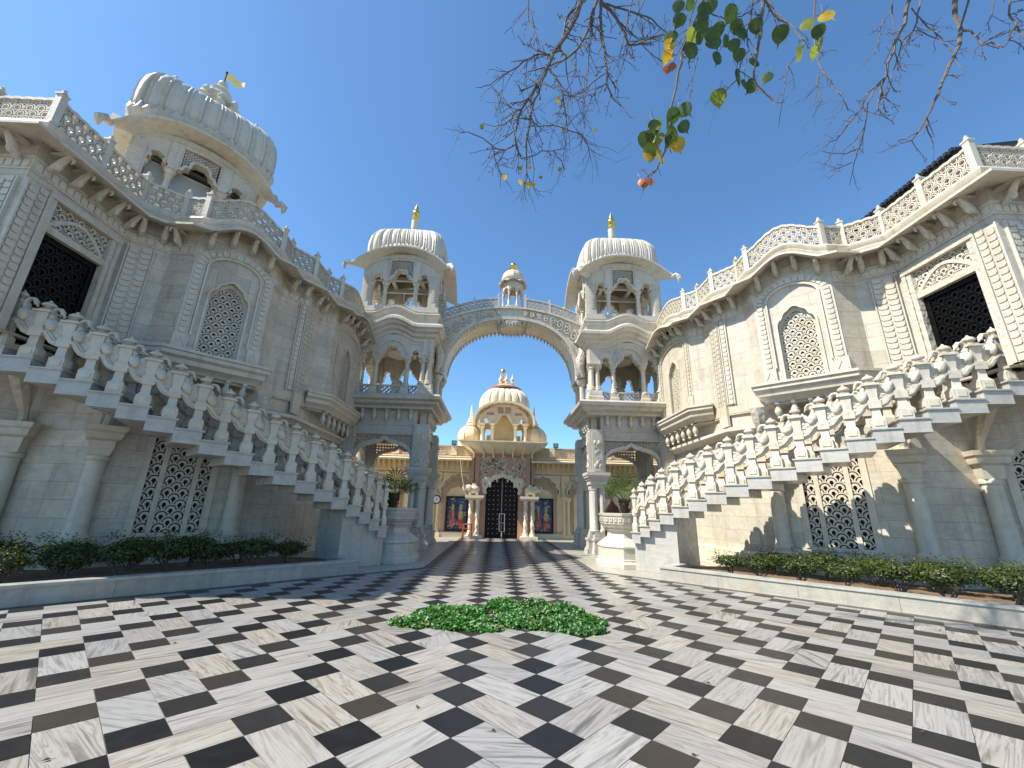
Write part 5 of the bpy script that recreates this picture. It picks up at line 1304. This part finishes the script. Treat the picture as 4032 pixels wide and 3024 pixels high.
# ------------------------------------------------------------------ stone planters with fan palms
def planter(S):
    left = S < 0; c = (S*3.25, 12.05)
    root = thing('stone_planter', 'octagonal moulded marble planter at the foot of the '+('shaded left' if left else 'sunlit right')+' stair, holding a fan palm', 'planter', (c[0], c[1], 0), 'octagonal planters at the stair feet')
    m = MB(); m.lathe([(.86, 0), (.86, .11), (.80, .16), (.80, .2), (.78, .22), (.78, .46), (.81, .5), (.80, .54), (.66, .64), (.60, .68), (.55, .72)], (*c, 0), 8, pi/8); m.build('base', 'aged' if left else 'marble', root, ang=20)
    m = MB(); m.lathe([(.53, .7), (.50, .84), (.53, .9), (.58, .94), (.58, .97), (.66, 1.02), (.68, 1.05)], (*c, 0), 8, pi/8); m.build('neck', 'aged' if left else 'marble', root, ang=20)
    m = MB(); m.lathe([(.66, 1.04), (.70, 1.08), (.70, 1.27), (.73, 1.29), (.74, 1.35), (.6, 1.36), (.6, 1.3)], (*c, 0), 8, pi/8)
    for k in range(8):
        F = cframe(c, k*pi/4, .70*cos(pi/8), 1.1); 
        for i in range(4):
            u = -.2+i*.135; m.fbox(F, u-.05, u+.05, .02, .14, 0, .015); m.strip(F, [(u-.03, .04), (u+.03, .04), (u+.03, .12), (u-.03, .12), (u-.03, .04)], .012, .015, .028)
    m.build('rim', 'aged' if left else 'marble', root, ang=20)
    m = MB(); m.lathe([(.6, 1.3), (.0, 1.31)], (*c, 0), 8, pi/8); m.build('soil', 'soil', root)
    pr = thing('fan_palm', 'small fan palm growing in the '+('left' if left else 'right')+' octagonal stone planter', 'palm', (c[0], c[1], 1.3), 'fan palms in the planters')
    rnd = random.Random(31+S); m = MB(); m.lathe([(.12, 1.3), (.11, 1.5), (.13, 1.62), (.08, 1.75)], (*c, 0), 10)
    for i in range(40):
        a = rnd.uniform(0, 6.28); z = rnd.uniform(1.32, 1.7); m.tube([(c[0]+.08*cos(a), c[1]+.08*sin(a), z), (c[0]+.17*cos(a), c[1]+.17*sin(a), z+.1)], [.03, .008], 4)
    m.build('trunk', 'trunkbark', pr)
    for i in range(10):
        a = i*2.4+rnd.uniform(-.3, .3); el = radians(rnd.uniform(8, 75)); ln = rnd.uniform(.32, .55); o = Vector((c[0], c[1], 1.66))
        d = Vector((cos(a)*cos(el), sin(a)*cos(el), sin(el))); h = o+d*ln; m = MB(); m.tube([o, o+d*ln*.5+Vector((0, 0, .02)), h], [.012, .01, .008], 4)
        sd = d.cross(Vector((0, 0, 1))).normalized(); up = sd.cross(d).normalized()
        for k in range(13):
            b = radians(-110+220*k/12); bl = .55*(1-.25*abs(b)/1.75)*rnd.uniform(.9, 1.05); dd = (d*cos(b)+sd*sin(b)+up*.12).normalized(); tip = h+dd*bl+Vector((0, 0, -.12*rnd.random()-.03)); mid = h+dd*bl*.55+Vector((0, 0, .02)); wv = dd.cross(up).normalized()*.021
            m.add([h, mid+wv, tip, mid-wv, mid+up*.008], [(0, 1, 4), (1, 2, 4), (2, 3, 4), (3, 0, 4)])
        m.build('frond', 'palm', pr)
for S in (1, -1): planter(S)
t = thing('ornate_chair', 'dark high-backed chair half hidden behind the right planter', 'chair', (3.55, 14.2, 0))
m = MB(); m.lathe([(.26, .0), (.26, 1.1), (.3, 1.2), (.27, 1.4), (.2, 1.56), (.1, 1.64), (.06, 1.72), (0, 1.76)], (3.5, 14.3, 0), 14, sq=.25); m.build('backrest', 'door', t); m = MB(); m.box((3.5, 14.05, .45), (.5, .5, .08)); m.build('seat', 'door', t)

# ------------------------------------------------------------------ heap of cut greenery on the floor
def leaf_pile():
    rnd = random.Random(77); m = MB()
    lobes = [(-1.32, 5.86, .36, .22, .07), (-1.02, 6.08, .42, .32, .15), (-.70, 6.18, .32, .30, .12), (-.80, 5.74, .38, .2, .09), (-.36, 5.90, .28, .15, .07), (-.22, 6.55, .32, .34, .16), (.22, 6.55, .32, .34, .16), (-.02, 6.15, .28, .24, .10), (.06, 5.80, .32, .18, .08), (.26, 6.20, .28, .26, .11), (.58, 6.28, .36, .36, .16), (.46, 5.80, .36, .24, .09), (.80, 5.98, .32, .28, .10), (.74, 5.62, .30, .18, .06), (-.5, 5.62, .28, .12, .05)]
    def hgt(x, y):
        h = 0
        for a, b, p, q, z in lobes:
            d = ((x-a)/p)**2+((y-b)/q)**2
            if d < 1: h = max(h, z*(1-d)**.7)
        return h
    n = 0
    while n < 13000:
        x, y = rnd.uniform(-2.2, 1.6), rnd.uniform(5.3, 7.6); h = hgt(x, y)
        if h <= 0.0: continue
        if ((x+.42)/.12)**2+((y-6.25)/.18)**2 < 1 or ((x-.22)/.10)**2+((y-5.95)/.06)**2 < 1: continue
        z = max(.006, h*(1-rnd.random()**2*.7)); n += 1
        s = rnd.uniform(.028, .06); nr = Vector((rnd.uniform(-.9, .9), rnd.uniform(-1.2, .6), 1)).normalized(); t = Matrix.Rotation(rnd.uniform(0, 6.28), 3, nr) @ nr.orthogonal().normalized(); b = nr.cross(t)
        k = rnd.random(); dark = .55 if x > -.1 else .15
        mi = 2 if k < .045 else 3 if k < .065 else 1 if k < .09+dark*.6 else 0
        c = Vector((x, y, z)); w = .32 if mi != 2 else .18
        m.add([c, c+t*s*.35+b*s*w+nr*s*.1, c+t*s*.75+b*s*w*.7+nr*s*.06, c+t*s, c+t*s*.75-b*s*w*.7+nr*s*.06, c+t*s*.35-b*s*w+nr*s*.1], [(0, 1, 2, 3), (0, 3, 4, 5)], mi)
    o = m.build('leaf_heap', ['pl1', 'pl2', 'pl3', 'pl4'], ang=180); tag(o, 'spread heap of fresh green leaves flecked with yellow, lying on the chequered floor', 'leaf heap')
leaf_pile()
def fallen_leaves():
    rnd = random.Random(5)
    for x, y in ((-2.8, 2.9), (-.9, 3.6), (.25, 2.75), (-.35, 3.25), (1.5, 4.1), (2.6, 3.3), (-2.1, 4.6), (.9, 3.0), (3.1, 4.6), (-3.6, 4.9)):
        t = thing('fallen_leaf', 'tiny dry brown leaf lying loose on the chequered floor', 'leaf', (x, y, .003), 'dry leaves fallen on the floor')
        a = rnd.uniform(0, 6.3); l = rnd.uniform(.025, .05); m = MB(T=Matrix.Translation((x, y, .003)) @ Matrix.Rotation(a, 4, 'Z'))
        m.add([(0, 0, .001), (l*.4, l*.28, .012), (l, 0, .004), (l*.45, -l*.26, .010), (l*.45, 0, .002)], [(0, 4, 1), (1, 4, 2), (2, 4, 3), (3, 4, 0)])
        m.tube([(0, 0, .001), (-l*.4, l*.08, .002)], .0012, 4); m.build('blade', 'pl4', t)
fallen_leaves()

# ------------------------------------------------------------------ tree overhead: its trunk stands behind the viewer
LIMBS = [
 (0, [(0.74,4.48,9.28,0.0311),(0.65,4.56,8.96,0.0286),(0.46,4.62,8.56,0.026),(0.28,4.66,8.26,0.0235),(0.19,4.69,7.97,0.0209),(0.05,4.74,7.69,0.0185),(-0.14,4.86,7.42,0.0162),(-0.24,4.95,7.25,0.014),(-0.27,5.06,7.04,0.0117),(-0.23,5.16,6.86,0.0095),(-0.16,5.22,6.73,0.0071)]),
 (0, [(0.19,4.69,7.97,0.0174),(0.1,4.73,7.7,0.0155),(-0.03,4.83,7.27,0.0136),(-0.06,4.93,7.04,0.0119),(-0.09,5.04,6.88,0.0101),(-0.07,5.21,6.68,0.0084),(-0.05,5.36,6.5,0.0067),(-0.11,5.53,6.37,0.0049)]),
 (0, [(0.98,4.5,9.3,0.0228),(0.93,4.54,9.12,0.0202),(0.84,4.58,8.71,0.0174),(0.69,4.59,8.35,0.0146),(0.52,4.61,8.13,0.012),(0.21,4.68,7.99,0.0095),(-0.09,4.79,8.03,0.0071)]),
 (0, [(0.52,4.61,8.13,0.0127),(0.39,4.64,8.32,0.0123),(0.46,4.61,8.72,0.0119),(0.49,4.58,8.95,0.0114),(0.72,4.51,9.19,0.0108)]),
 (0, [(0.41,4.63,8.3,0.0117),(0.25,4.67,8.25,0.0107),(0.05,4.74,8.34,0.0099),(-0.11,4.8,8.3,0.0089),(-0.32,4.88,8.19,0.0079),(-0.54,4.95,8.08,0.0069),(-0.7,4.99,7.96,0.0059),(-0.92,5.02,7.93,0.0048)]),
 (0, [(-0.7,4.99,7.96,0.006),(-0.5,4.96,7.71,0.006),(-0.37,4.95,7.46,0.0059),(-0.25,4.95,7.25,0.0058)]),
 (0, [(1.04,4.52,9.27,0.0205),(1.05,4.59,8.9,0.0178),(1.1,4.63,8.33,0.0149),(1.11,4.63,7.89,0.0121),(1.11,4.64,7.59,0.0095),(1.18,4.67,7.42,0.007),(1.33,4.73,7.31,0.0046)]),
 (0, [(1.04,4.52,9.27,0.0229),(1.22,4.59,9.19,0.0206),(1.35,4.65,9.05,0.0182),(1.48,4.7,8.81,0.0158),(1.52,4.72,8.63,0.0133),(1.66,4.76,8.7,0.011),(1.92,4.81,8.94,0.0087),(2.17,4.85,9.12,0.0063)]),
 (0, [(1.04,4.53,9.25,0.0133),(1.41,4.62,9.3,0.012),(1.74,4.72,9.35,0.0107),(1.97,4.78,9.37,0.0093),(2.13,4.83,9.24,0.0078),(2.34,4.87,9.13,0.0063)]),
 (0, [(0.23,4.68,7.95,0.0127),(0.34,4.64,7.67,0.0112),(0.42,4.63,7.42,0.0097),(0.44,4.65,7.21,0.0083),(0.48,4.69,6.99,0.0069),(0.49,4.74,6.85,0.0056)]),
 (0, [(-0.16,5.22,6.73,0.0071),(0.05,5.1,6.69,0.0065),(0.15,5.02,6.7,0.006),(0.31,4.96,6.65,0.0055),(0.45,5.01,6.51,0.005),(0.51,5.09,6.42,0.0046)]),
 (0, [(-0.26,5.13,6.91,0.0094),(-0.42,5.24,6.91,0.0086),(-0.59,5.26,6.97,0.0077),(-0.77,5.22,7.1,0.0067),(-1.03,5.18,7.18,0.0058),(-1.17,5.17,7.14,0.0048)]),
 (0, [(-0.11,4.68,9.52,0.0099),(-0.11,4.77,9.16,0.009),(-0.0,4.75,8.86,0.0079),(0.05,4.74,8.55,0.0069),(0.04,4.75,8.36,0.006)]),
 (0, [(-0.22,4.94,7.24,0.007),(-0.07,4.89,7.16,0.0069),(-0.03,4.83,7.27,0.0069)]),
 (0, [(0.94,4.54,9.12,0.0096),(0.88,4.59,8.56,0.0083),(0.82,4.59,8.07,0.0069),(0.79,4.59,7.69,0.0057),(0.75,4.72,6.84,0.0044)]),
 (0, [(1.08,4.62,7.84,0.008),(0.85,4.59,7.58,0.007),(0.74,4.6,7.42,0.0062),(0.54,4.62,7.34,0.0053),(0.41,4.64,7.37,0.0045)]),
 (0, [(1.09,4.63,7.64,0.0068),(0.92,4.61,7.48,0.0059),(0.83,4.62,7.25,0.005),(0.74,4.66,7.0,0.0042),(0.68,4.7,6.9,0.0033)]),
 (0, [(0.51,4.75,6.83,0.0067),(0.31,4.77,6.93,0.006),(0.11,4.85,6.98,0.0053),(-0.04,4.91,7.07,0.0046)]),
 (0, [(0.51,4.75,6.83,0.0067),(0.71,4.76,6.77,0.0059),(0.81,4.82,6.67,0.0052),(0.9,4.97,6.52,0.0045)]),
 (0, [(-0.3,4.97,7.27,0.007),(-0.44,5.05,7.23,0.0059),(-0.6,5.11,7.24,0.0048),(-0.8,5.12,7.31,0.0036)]),
 (0, [(-0.62,5.27,6.97,0.0072),(-0.56,5.39,6.8,0.0061),(-0.49,5.48,6.68,0.0049),(-0.48,5.63,6.51,0.0037)]),
 (0, [(0.49,4.74,6.87,0.0056),(0.58,4.68,6.98,0.0044),(0.69,4.64,7.09,0.0033)]),
 (0, [(1.62,4.63,9.58,0.0099),(1.51,4.69,9.1,0.0082),(1.41,4.69,8.59,0.0064),(1.31,4.67,8.16,0.0047)]),
 (0, [(1.85,4.68,9.69,0.0088),(1.68,4.72,9.26,0.007),(1.53,4.72,8.7,0.0052),(1.34,4.68,8.23,0.0035)]),
 (1, [(1.12,2.14,5.25,0.0099),(1.06,2.2,5.07,0.009),(0.97,2.24,4.86,0.0081),(0.91,2.27,4.62,0.0071),(0.87,2.3,4.41,0.0062),(0.83,2.37,4.15,0.0053),(0.82,2.43,4.02,0.0045),(0.76,2.48,3.89,0.0037),(0.69,2.5,3.83,0.0028)]),
 (1, [(1.06,2.15,5.24,0.0058),(1.01,2.2,5.06,0.0048),(0.96,2.23,4.88,0.0038),(0.88,2.26,4.71,0.0029)]),
 (1, [(1.06,2.24,4.74,0.0034),(1.01,2.27,4.56,0.0028),(0.99,2.31,4.36,0.0023)]),
 (1, [(1.53,2.07,5.15,0.0102),(1.52,2.11,5.02,0.0089),(1.49,2.14,4.83,0.0077),(1.45,2.18,4.62,0.0064),(1.43,2.2,4.47,0.0051),(1.49,2.2,4.38,0.0039),(1.56,2.21,4.29,0.0027)]),
 (1, [(1.45,2.08,5.16,0.0051),(1.44,2.12,5.01,0.0047),(1.41,2.15,4.9,0.0043),(1.42,2.17,4.75,0.0039),(1.36,2.19,4.67,0.0036),(1.34,2.21,4.58,0.0032),(1.41,2.2,4.5,0.0028)]),
 (1, [(1.53,2.07,5.14,0.0056),(1.58,2.09,5.06,0.0049),(1.64,2.1,4.97,0.0041),(1.7,2.1,4.94,0.0034)]),
 (1, [(1.17,2.17,5.12,0.0041),(1.27,2.16,5.05,0.0036),(1.38,2.13,5.04,0.0032),(1.47,2.1,5.08,0.0028)]),
 (1, [(1.32,2.22,4.5,0.0033),(1.23,2.26,4.42,0.0025),(1.18,2.29,4.32,0.0017)]),
 (2, [(4.27,3.13,7.23,0.0175),(4.16,3.16,6.94,0.0154),(3.9,3.11,6.49,0.013),(3.63,3.03,6.05,0.0106),(3.4,2.96,5.63,0.0085),(3.31,2.96,5.4,0.0068),(3.23,2.99,5.2,0.0051)]),
 (2, [(3.46,2.98,5.73,0.0066),(3.1,2.89,5.35,0.0057),(3.01,2.9,5.17,0.005),(2.9,2.96,5.03,0.0044),(2.87,3.08,4.97,0.0039),(2.83,3.12,4.98,0.0032)]),
 (2, [(3.32,2.94,5.55,0.0058),(3.1,2.91,5.25,0.005),(3.11,2.99,5.09,0.0044),(3.17,3.15,4.98,0.0039),(3.2,3.28,4.9,0.0034),(3.26,3.44,4.77,0.0028)]),
 (2, [(3.18,3.16,4.97,0.0039),(3.05,3.19,4.92,0.0033),(2.84,3.23,4.98,0.0027)]),
 (2, [(3.17,3.27,4.9,0.004),(3.08,3.31,4.87,0.0034),(3.01,3.35,4.87,0.0027)]),
 (2, [(3.12,3.02,5.07,0.0038),(3.06,3.1,4.97,0.0032),(2.98,3.18,4.92,0.0026)]),
 (2, [(4.81,3.12,7.27,0.0206),(4.79,3.17,7.03,0.0186),(4.76,3.15,6.78,0.0164),(4.64,3.13,6.5,0.0143),(4.43,3.14,6.17,0.0123),(4.24,3.15,5.83,0.0103),(4.14,3.21,5.6,0.0086),(4.07,3.31,5.43,0.007),(4.02,3.37,5.35,0.0053),(3.86,3.35,5.27,0.0035)]),
 (2, [(4.06,3.32,5.42,0.0042),(3.9,3.33,5.31,0.0035),(3.77,3.29,5.25,0.0028)]),
 (2, [(4.13,3.28,5.49,0.0049),(4.25,3.37,5.44,0.0043),(4.34,3.43,5.4,0.0036)]),
 (2, [(4.74,3.15,6.76,0.0089),(4.77,3.09,6.66,0.0079),(4.74,3.04,6.47,0.0068),(4.69,3.01,6.31,0.0059),(4.76,2.96,6.35,0.005),(4.84,2.91,6.37,0.0041)]),
 (2, [(4.69,3.01,6.31,0.0063),(4.71,2.95,6.26,0.0063),(4.71,2.88,6.09,0.0063),(4.84,2.87,6.24,0.0064),(4.94,2.87,6.4,0.0066),(4.95,2.89,6.61,0.0069),(4.97,2.85,6.79,0.007)]),
 (2, [(4.45,3.17,7.29,0.0077),(4.33,3.2,6.92,0.0068),(4.23,3.19,6.76,0.006),(3.98,3.13,6.49,0.0051),(3.77,3.07,6.13,0.0042),(3.54,3.0,5.7,0.0033),(3.36,2.98,5.41,0.0026)]),
 (2, [(4.29,3.17,7.12,0.0053),(4.45,3.22,6.95,0.0049),(4.55,3.22,6.79,0.0045),(4.58,3.2,6.65,0.0041),(4.66,3.15,6.59,0.0037)]),
 (2, [(4.3,3.2,6.81,0.0053),(4.44,3.22,6.76,0.0048),(4.54,3.21,6.69,0.0043),(4.55,3.16,6.46,0.0038),(4.52,3.12,6.25,0.0033),(4.44,3.07,5.96,0.0028)]),
 (2, [(3.93,3.05,7.05,0.0052),(3.9,3.1,6.68,0.004),(3.73,3.06,6.22,0.0028)]),
 (2, [(3.94,3.08,6.95,0.0044),(3.66,3.03,6.55,0.0039),(3.54,3.0,6.3,0.0035),(3.4,2.96,6.03,0.003),(3.12,2.88,5.68,0.0026)]),
 (2, [(2.61,3.24,7.25,0.0115),(2.54,3.29,6.87,0.0099),(2.37,3.25,6.34,0.008),(2.26,3.22,5.9,0.0063),(2.34,3.21,5.72,0.0049),(2.42,3.18,5.58,0.0034)]),
 (2, [(2.64,3.22,7.23,0.0077),(2.7,3.23,6.98,0.007),(2.77,3.16,6.7,0.0062),(2.77,3.09,6.41,0.0055),(2.76,3.05,6.23,0.0049),(2.58,3.11,5.99,0.0043),(2.51,3.11,5.77,0.0038),(2.47,3.14,5.55,0.0032),(2.5,3.3,5.36,0.0028)]),
 (2, [(2.94,2.97,6.83,0.0071),(2.92,3.02,6.63,0.0066),(2.85,3.02,6.34,0.006),(2.77,2.97,6.01,0.0053),(2.72,2.91,5.69,0.0046),(2.74,2.85,5.38,0.004),(2.8,2.85,5.18,0.0035),(2.86,2.89,5.11,0.0031)]),
 (2, [(2.71,2.91,5.68,0.0039),(2.64,2.91,5.45,0.0032),(2.56,3.02,5.37,0.0026)]),
 (2, [(2.63,2.91,5.41,0.0038),(2.64,2.91,5.25,0.0031),(2.63,3.04,5.17,0.0026)]),
 (2, [(4.94,2.87,6.4,0.0055),(4.93,2.85,6.21,0.0047),(4.94,2.84,6.1,0.004)]),
 (2, [(4.92,2.92,6.89,0.005),(4.89,2.97,6.72,0.0039),(4.83,3.0,6.6,0.0029)]),
]
LEAVES = [(0.73,2.37,4.18,0),(0.7,2.39,4.11,0),(0.76,2.39,4.1,2),(0.85,2.39,4.09,0),(0.91,2.4,4.06,1),(0.71,2.42,4.01,2),(0.7,2.43,3.97,1),(0.79,2.43,3.97,1),(0.88,2.37,4.15,2),(0.95,2.36,4.19,0),(0.95,2.32,4.31,0),(0.87,2.34,4.26,0),(0.64,2.49,3.78,3),(0.71,2.49,3.79,3),(0.67,2.49,3.77,3),(0.74,2.36,4.2,2),(0.67,2.4,4.09,0),(0.89,2.13,4.96,0),(0.88,2.1,5.06,0),(0.97,2.09,5.07,0),(0.83,2.17,4.84,0),(0.83,2.19,4.78,1),(0.81,2.21,4.69,1),(0.99,2.16,4.83,2),(0.99,2.19,4.74,0),(1.05,2.16,4.83,0),(1.13,2.15,4.86,0),(1.19,2.14,4.9,0),(1.16,2.17,4.81,0),(1.06,2.14,4.91,0),(1.19,2.2,4.69,0),(1.25,2.16,4.81,0),(1.31,2.17,4.79,0),(1.35,2.19,4.72,0),(1.37,2.14,4.89,0),(1.28,2.1,5.01,0),(1.65,2.13,4.87,0),(1.47,2.2,4.67,0),(1.41,2.25,4.5,0),(1.45,2.25,4.49,0),(1.36,2.24,4.56,0),(1.08,2.1,5.04,0),(0.85,2.23,4.62,3),(0.81,2.24,4.6,3),(1.07,2.12,4.98,0),(1.11,2.09,5.06,0),(1.21,2.29,4.41,2),(1.47,2.12,4.93,0),(1.33,2.13,4.92,0),(2.07,2.31,5.3,2),(2.16,2.32,5.23,0),(2.18,2.35,5.13,2),(2.02,2.38,5.06,2),(2.14,2.37,5.07,2),(2.23,2.28,5.37,1),(1.75,2.45,4.87,0),(-0.79,4.98,7.07,2),(0.38,4.82,7.5,1),(0.47,4.95,7.07,2),(0.96,4.94,7.06,2),(-0.17,5.15,6.48,2),(-0.03,5.14,6.49,1),(0.44,5.13,6.47,2),(-0.41,5.2,6.34,1),(0.05,5.22,6.23,1),(-0.16,5.21,6.27,1),(-0.04,5.22,6.23,1),(0.15,5.18,6.35,2)]
def tree():
    rnd = random.Random(9)
    root = thing('overhanging_tree', 'nearly bare tree with pale twiggy boughs and few leaves hanging overhead', 'tree', (5.2, -4.2, 0))
    m = MB(); m.tube([(5.2, -4.2, -.05), (5.2, -4.15, .5), (5.1, -4.1, 2.5), (4.9, -3.9, 4.6), (4.5, -3.4, 6.4), (4.0, -2.8, 7.6)], [.5, .36, .3, .27, .22, .18], 12); m.build('trunk', 'bark', root)
    m = MB()
    tops = {0: [], 1: [], 2: []}
    for g, pts in LIMBS:
        if pts[0][2] > {0: 8.6, 1: 4.9, 2: 6.0}[g] and pts[0][3] > .008: tops[g].append(pts[0])
    hub = {0: (2.6, .8, 10.2), 1: (2.2, .6, 6.6), 2: (3.8, .5, 8.4)}
    for g in hub:
        h = Vector(hub[g]); s = Vector((4.0, -2.8, 7.6)) if g != 1 else Vector((4.5, -3.4, 6.4))
        mid = s.lerp(h, .5)+Vector((-.2, .1, .5)); m.tube([s, mid, h], [.13, .09, .06], 8)
        for t in tops[g]:
            t3 = Vector(t[:3]); q = h.lerp(t3, .5)+Vector((rnd.uniform(-.2, .2), rnd.uniform(-.1, .1), rnd.uniform(.2, .5)))
            m.tube([h, q, t3], [.045, .03, t[3]], 6)
    m.build('bough', 'bark', root)
    BR = {k: MB() for k in range(3)}; TW = {k: MB() for k in range(3)}
    for g, pts in LIMBS:
        m, tw = BR[g], TW[g]
        # resample and roughen
        P = [Vector(p[:3]) for p in pts]; r = [p[3]*1.3 for p in pts]; Q = []; q = []
        for i in range(len(P)-1):
            n = 3
            for k in range(n):
                t = k/n; j = .012*(P[i+1]-P[i]).length
                Q.append(P[i].lerp(P[i+1], t)+(Vector((rnd.uniform(-j, j), rnd.uniform(-j, j), rnd.uniform(-j, j)))*3 if k else Vector())); q.append(r[i]+(r[i+1]-r[i])*t)
        Q.append(P[-1]); q.append(r[-1]*.7)
        m.tube(Q, q, 6)
        sc = {0: 1., 1: .38, 2: .55}[g]
        dens = {0: 2.9, 1: 2.4, 2: 2.2}[g]
        for i in range(1, len(Q)):
            if rnd.random() > ({0: .55, 1: .36, 2: .42}[g]) or q[i] > .02*sc+.006: continue
            for rep in range(2 if g == 0 and rnd.random() < .45 else 1):
                d = (Q[i]-Q[i-1]).normalized(); s = Vector((rnd.uniform(-1, 1), rnd.uniform(-.7, .7), rnd.uniform(-1, .5))).normalized()
                d = (d*.8+s*.9+Vector((0, 0, -.25))).normalized(); ln = rnd.uniform(.18, .55)*sc; pts2 = [Q[i]]; c = Q[i].copy(); rr = min(q[i]*.6, .0085*sc+.0012); n = 5
                for k in range(n):
                    d = (d+Vector((rnd.uniform(-1, 1), rnd.uniform(-1, 1), rnd.uniform(-1, .8)))*.22).normalized(); c = c+d*ln/n; pts2.append(c.copy())
                    if rnd.random() < .55:
                        e = (d+Vector((rnd.uniform(-1, 1), rnd.uniform(-1, 1), rnd.uniform(-1, 1)))).normalized()*ln*rnd.uniform(.15, .45)
                        tw.tube([c, c+e*.5, c+e], [rr*.7, rr*.6, rr*.45], 4); tw.ell(c+e, (rr*1.3, rr*1.3, rr*1.8), 5, 3)
                tw.tube(pts2, [rr*(1-.5*k/n) for k in range(n+1)], 5); tw.ell(c, (rr*1.4, rr*1.4, rr*2), 5, 3)
    for k in range(3): BR[k].build('branch', 'bark', root); TW[k].build('twig', 'bark', root)
    lf = MB()
    for x, y, z, mi in LEAVES:
        dist = hypot(x+.36, y); s = (.054 if dist < 4 else .046)*rnd.uniform(.8, 1.15)*(.6 if mi == 3 else 1)
        if dist > 4: s *= .8
        yaw = rnd.uniform(-.75, .75); tilt = rnd.uniform(-.1, .85); roll = rnd.uniform(-.5, .5)
        T = Matrix.Rotation(yaw, 3, 'Z') @ Matrix.Rotation(tilt, 3, 'X') @ Matrix.Rotation(roll, 3, 'Y')
        half = [(0, .85), (.35, 1.0), (.75, .85), (1.0, .4), (.98, -.05), (.78, -.5), (.45, -.85), (.14, -1.08), (.05, -1.4), (0, -1.75)]
        def pt(u, v, sg): return Vector((x, y, z))+T @ Vector((sg*u*s, .22*s*abs(u)**1.3+.06*s*v*v, v*s))
        b = len(half); vs = [pt(u, v, 1) for u, v in half]+[pt(u, v, -1) for u, v in half]
        fs = []
        for i in range(b-1): fs += [(i, i+1, b-1-0 if False else i+1)] if False else []
        mid = [pt(0, v, 1) for u, v in half]
        vs = [pt(u, v, 1) for u, v in half]+mid+[pt(u, v, -1) for u, v in half]
        for i in range(b-1): fs += [(i, b+i, b+i+1, i+1), (b+i, 2*b+i, 2*b+i+1, b+i+1)]
        lf.add(vs, fs, mi)
        st = Vector((x, y, z))+T @ Vector((0, 0, .85*s)); lf.mat = mi; lf.tube([st, st+Vector((rnd.uniform(-.03, .03), rnd.uniform(-.02, .02), .05)), st+Vector((rnd.uniform(-.05, .05), 0, .10))], .0016, 4)
    lf.build('foliage', ['pe1', 'pe2', 'pe3', 'pe4'], root, ang=60)
tree()

# ------------------------------------------------------------------ camera, sky, sun
cam = bpy.data.cameras.new('camera'); cam.sensor_fit = 'HORIZONTAL'; cam.sensor_width = 36.; cam.lens = 36*1621/4032; cam.clip_start = .05; cam.clip_end = 1000
co = bpy.data.objects.new('camera', cam); COL.objects.link(co)
rot = Matrix(((0.999084, -0.033435, -0.026706), (-0.035244, -0.28902, -0.956674), (0.024268, 0.956739, -0.289934)))
co.matrix_world = Matrix.Translation((-.36, 0, 1.405)) @ rot.to_4x4()
scene.camera = co
SUN_EL, SUN_AZ = radians(50), radians(14)     # the light travels towards +x and a little +y
w = bpy.data.worlds.new('World'); scene.world = w; w.use_nodes = True
nt = w.node_tree; bg = nt.nodes['Background']; sky = nt.nodes.new('ShaderNodeTexSky'); sky.sky_type = 'NISHITA'; sky.sun_disc = False
sky.sun_elevation = SUN_EL; sky.sun_rotation = radians(270)-SUN_AZ; sky.air_density = 1.0; sky.dust_density = .6; sky.ozone_density = 2.2; sky.altitude = 200
tint = nt.nodes.new('ShaderNodeMix'); tint.data_type = 'RGBA'; tint.blend_type = 'MULTIPLY'; tint.inputs[0].default_value = 1.; tint.inputs[7].default_value = (.84, 1.18, 1.36, 1)
nt.links.new(sky.outputs[0], tint.inputs[6]); nt.links.new(tint.outputs[2], bg.inputs[0]); bg.inputs[1].default_value = .095
sl = bpy.data.lights.new('sun', 'SUN'); sl.energy = 5.0; sl.angle = radians(.53); sl.color = (1., .94, .84)
so = bpy.data.objects.new('sun', sl); COL.objects.link(so)
d = Vector((cos(SUN_EL)*cos(SUN_AZ), cos(SUN_EL)*sin(SUN_AZ), -sin(SUN_EL)))
so.rotation_euler = d.to_track_quat('-Z', 'Y').to_euler(); so.location = (-20, -5, 30)
vs = scene.view_settings; vs.view_transform = 'Standard'; vs.look = 'None'; vs.exposure = .85; vs.gamma = 1.; vs.use_curve_mapping = False
scene.render.engine = 'CYCLES'
scene.cycles.max_bounces = 8
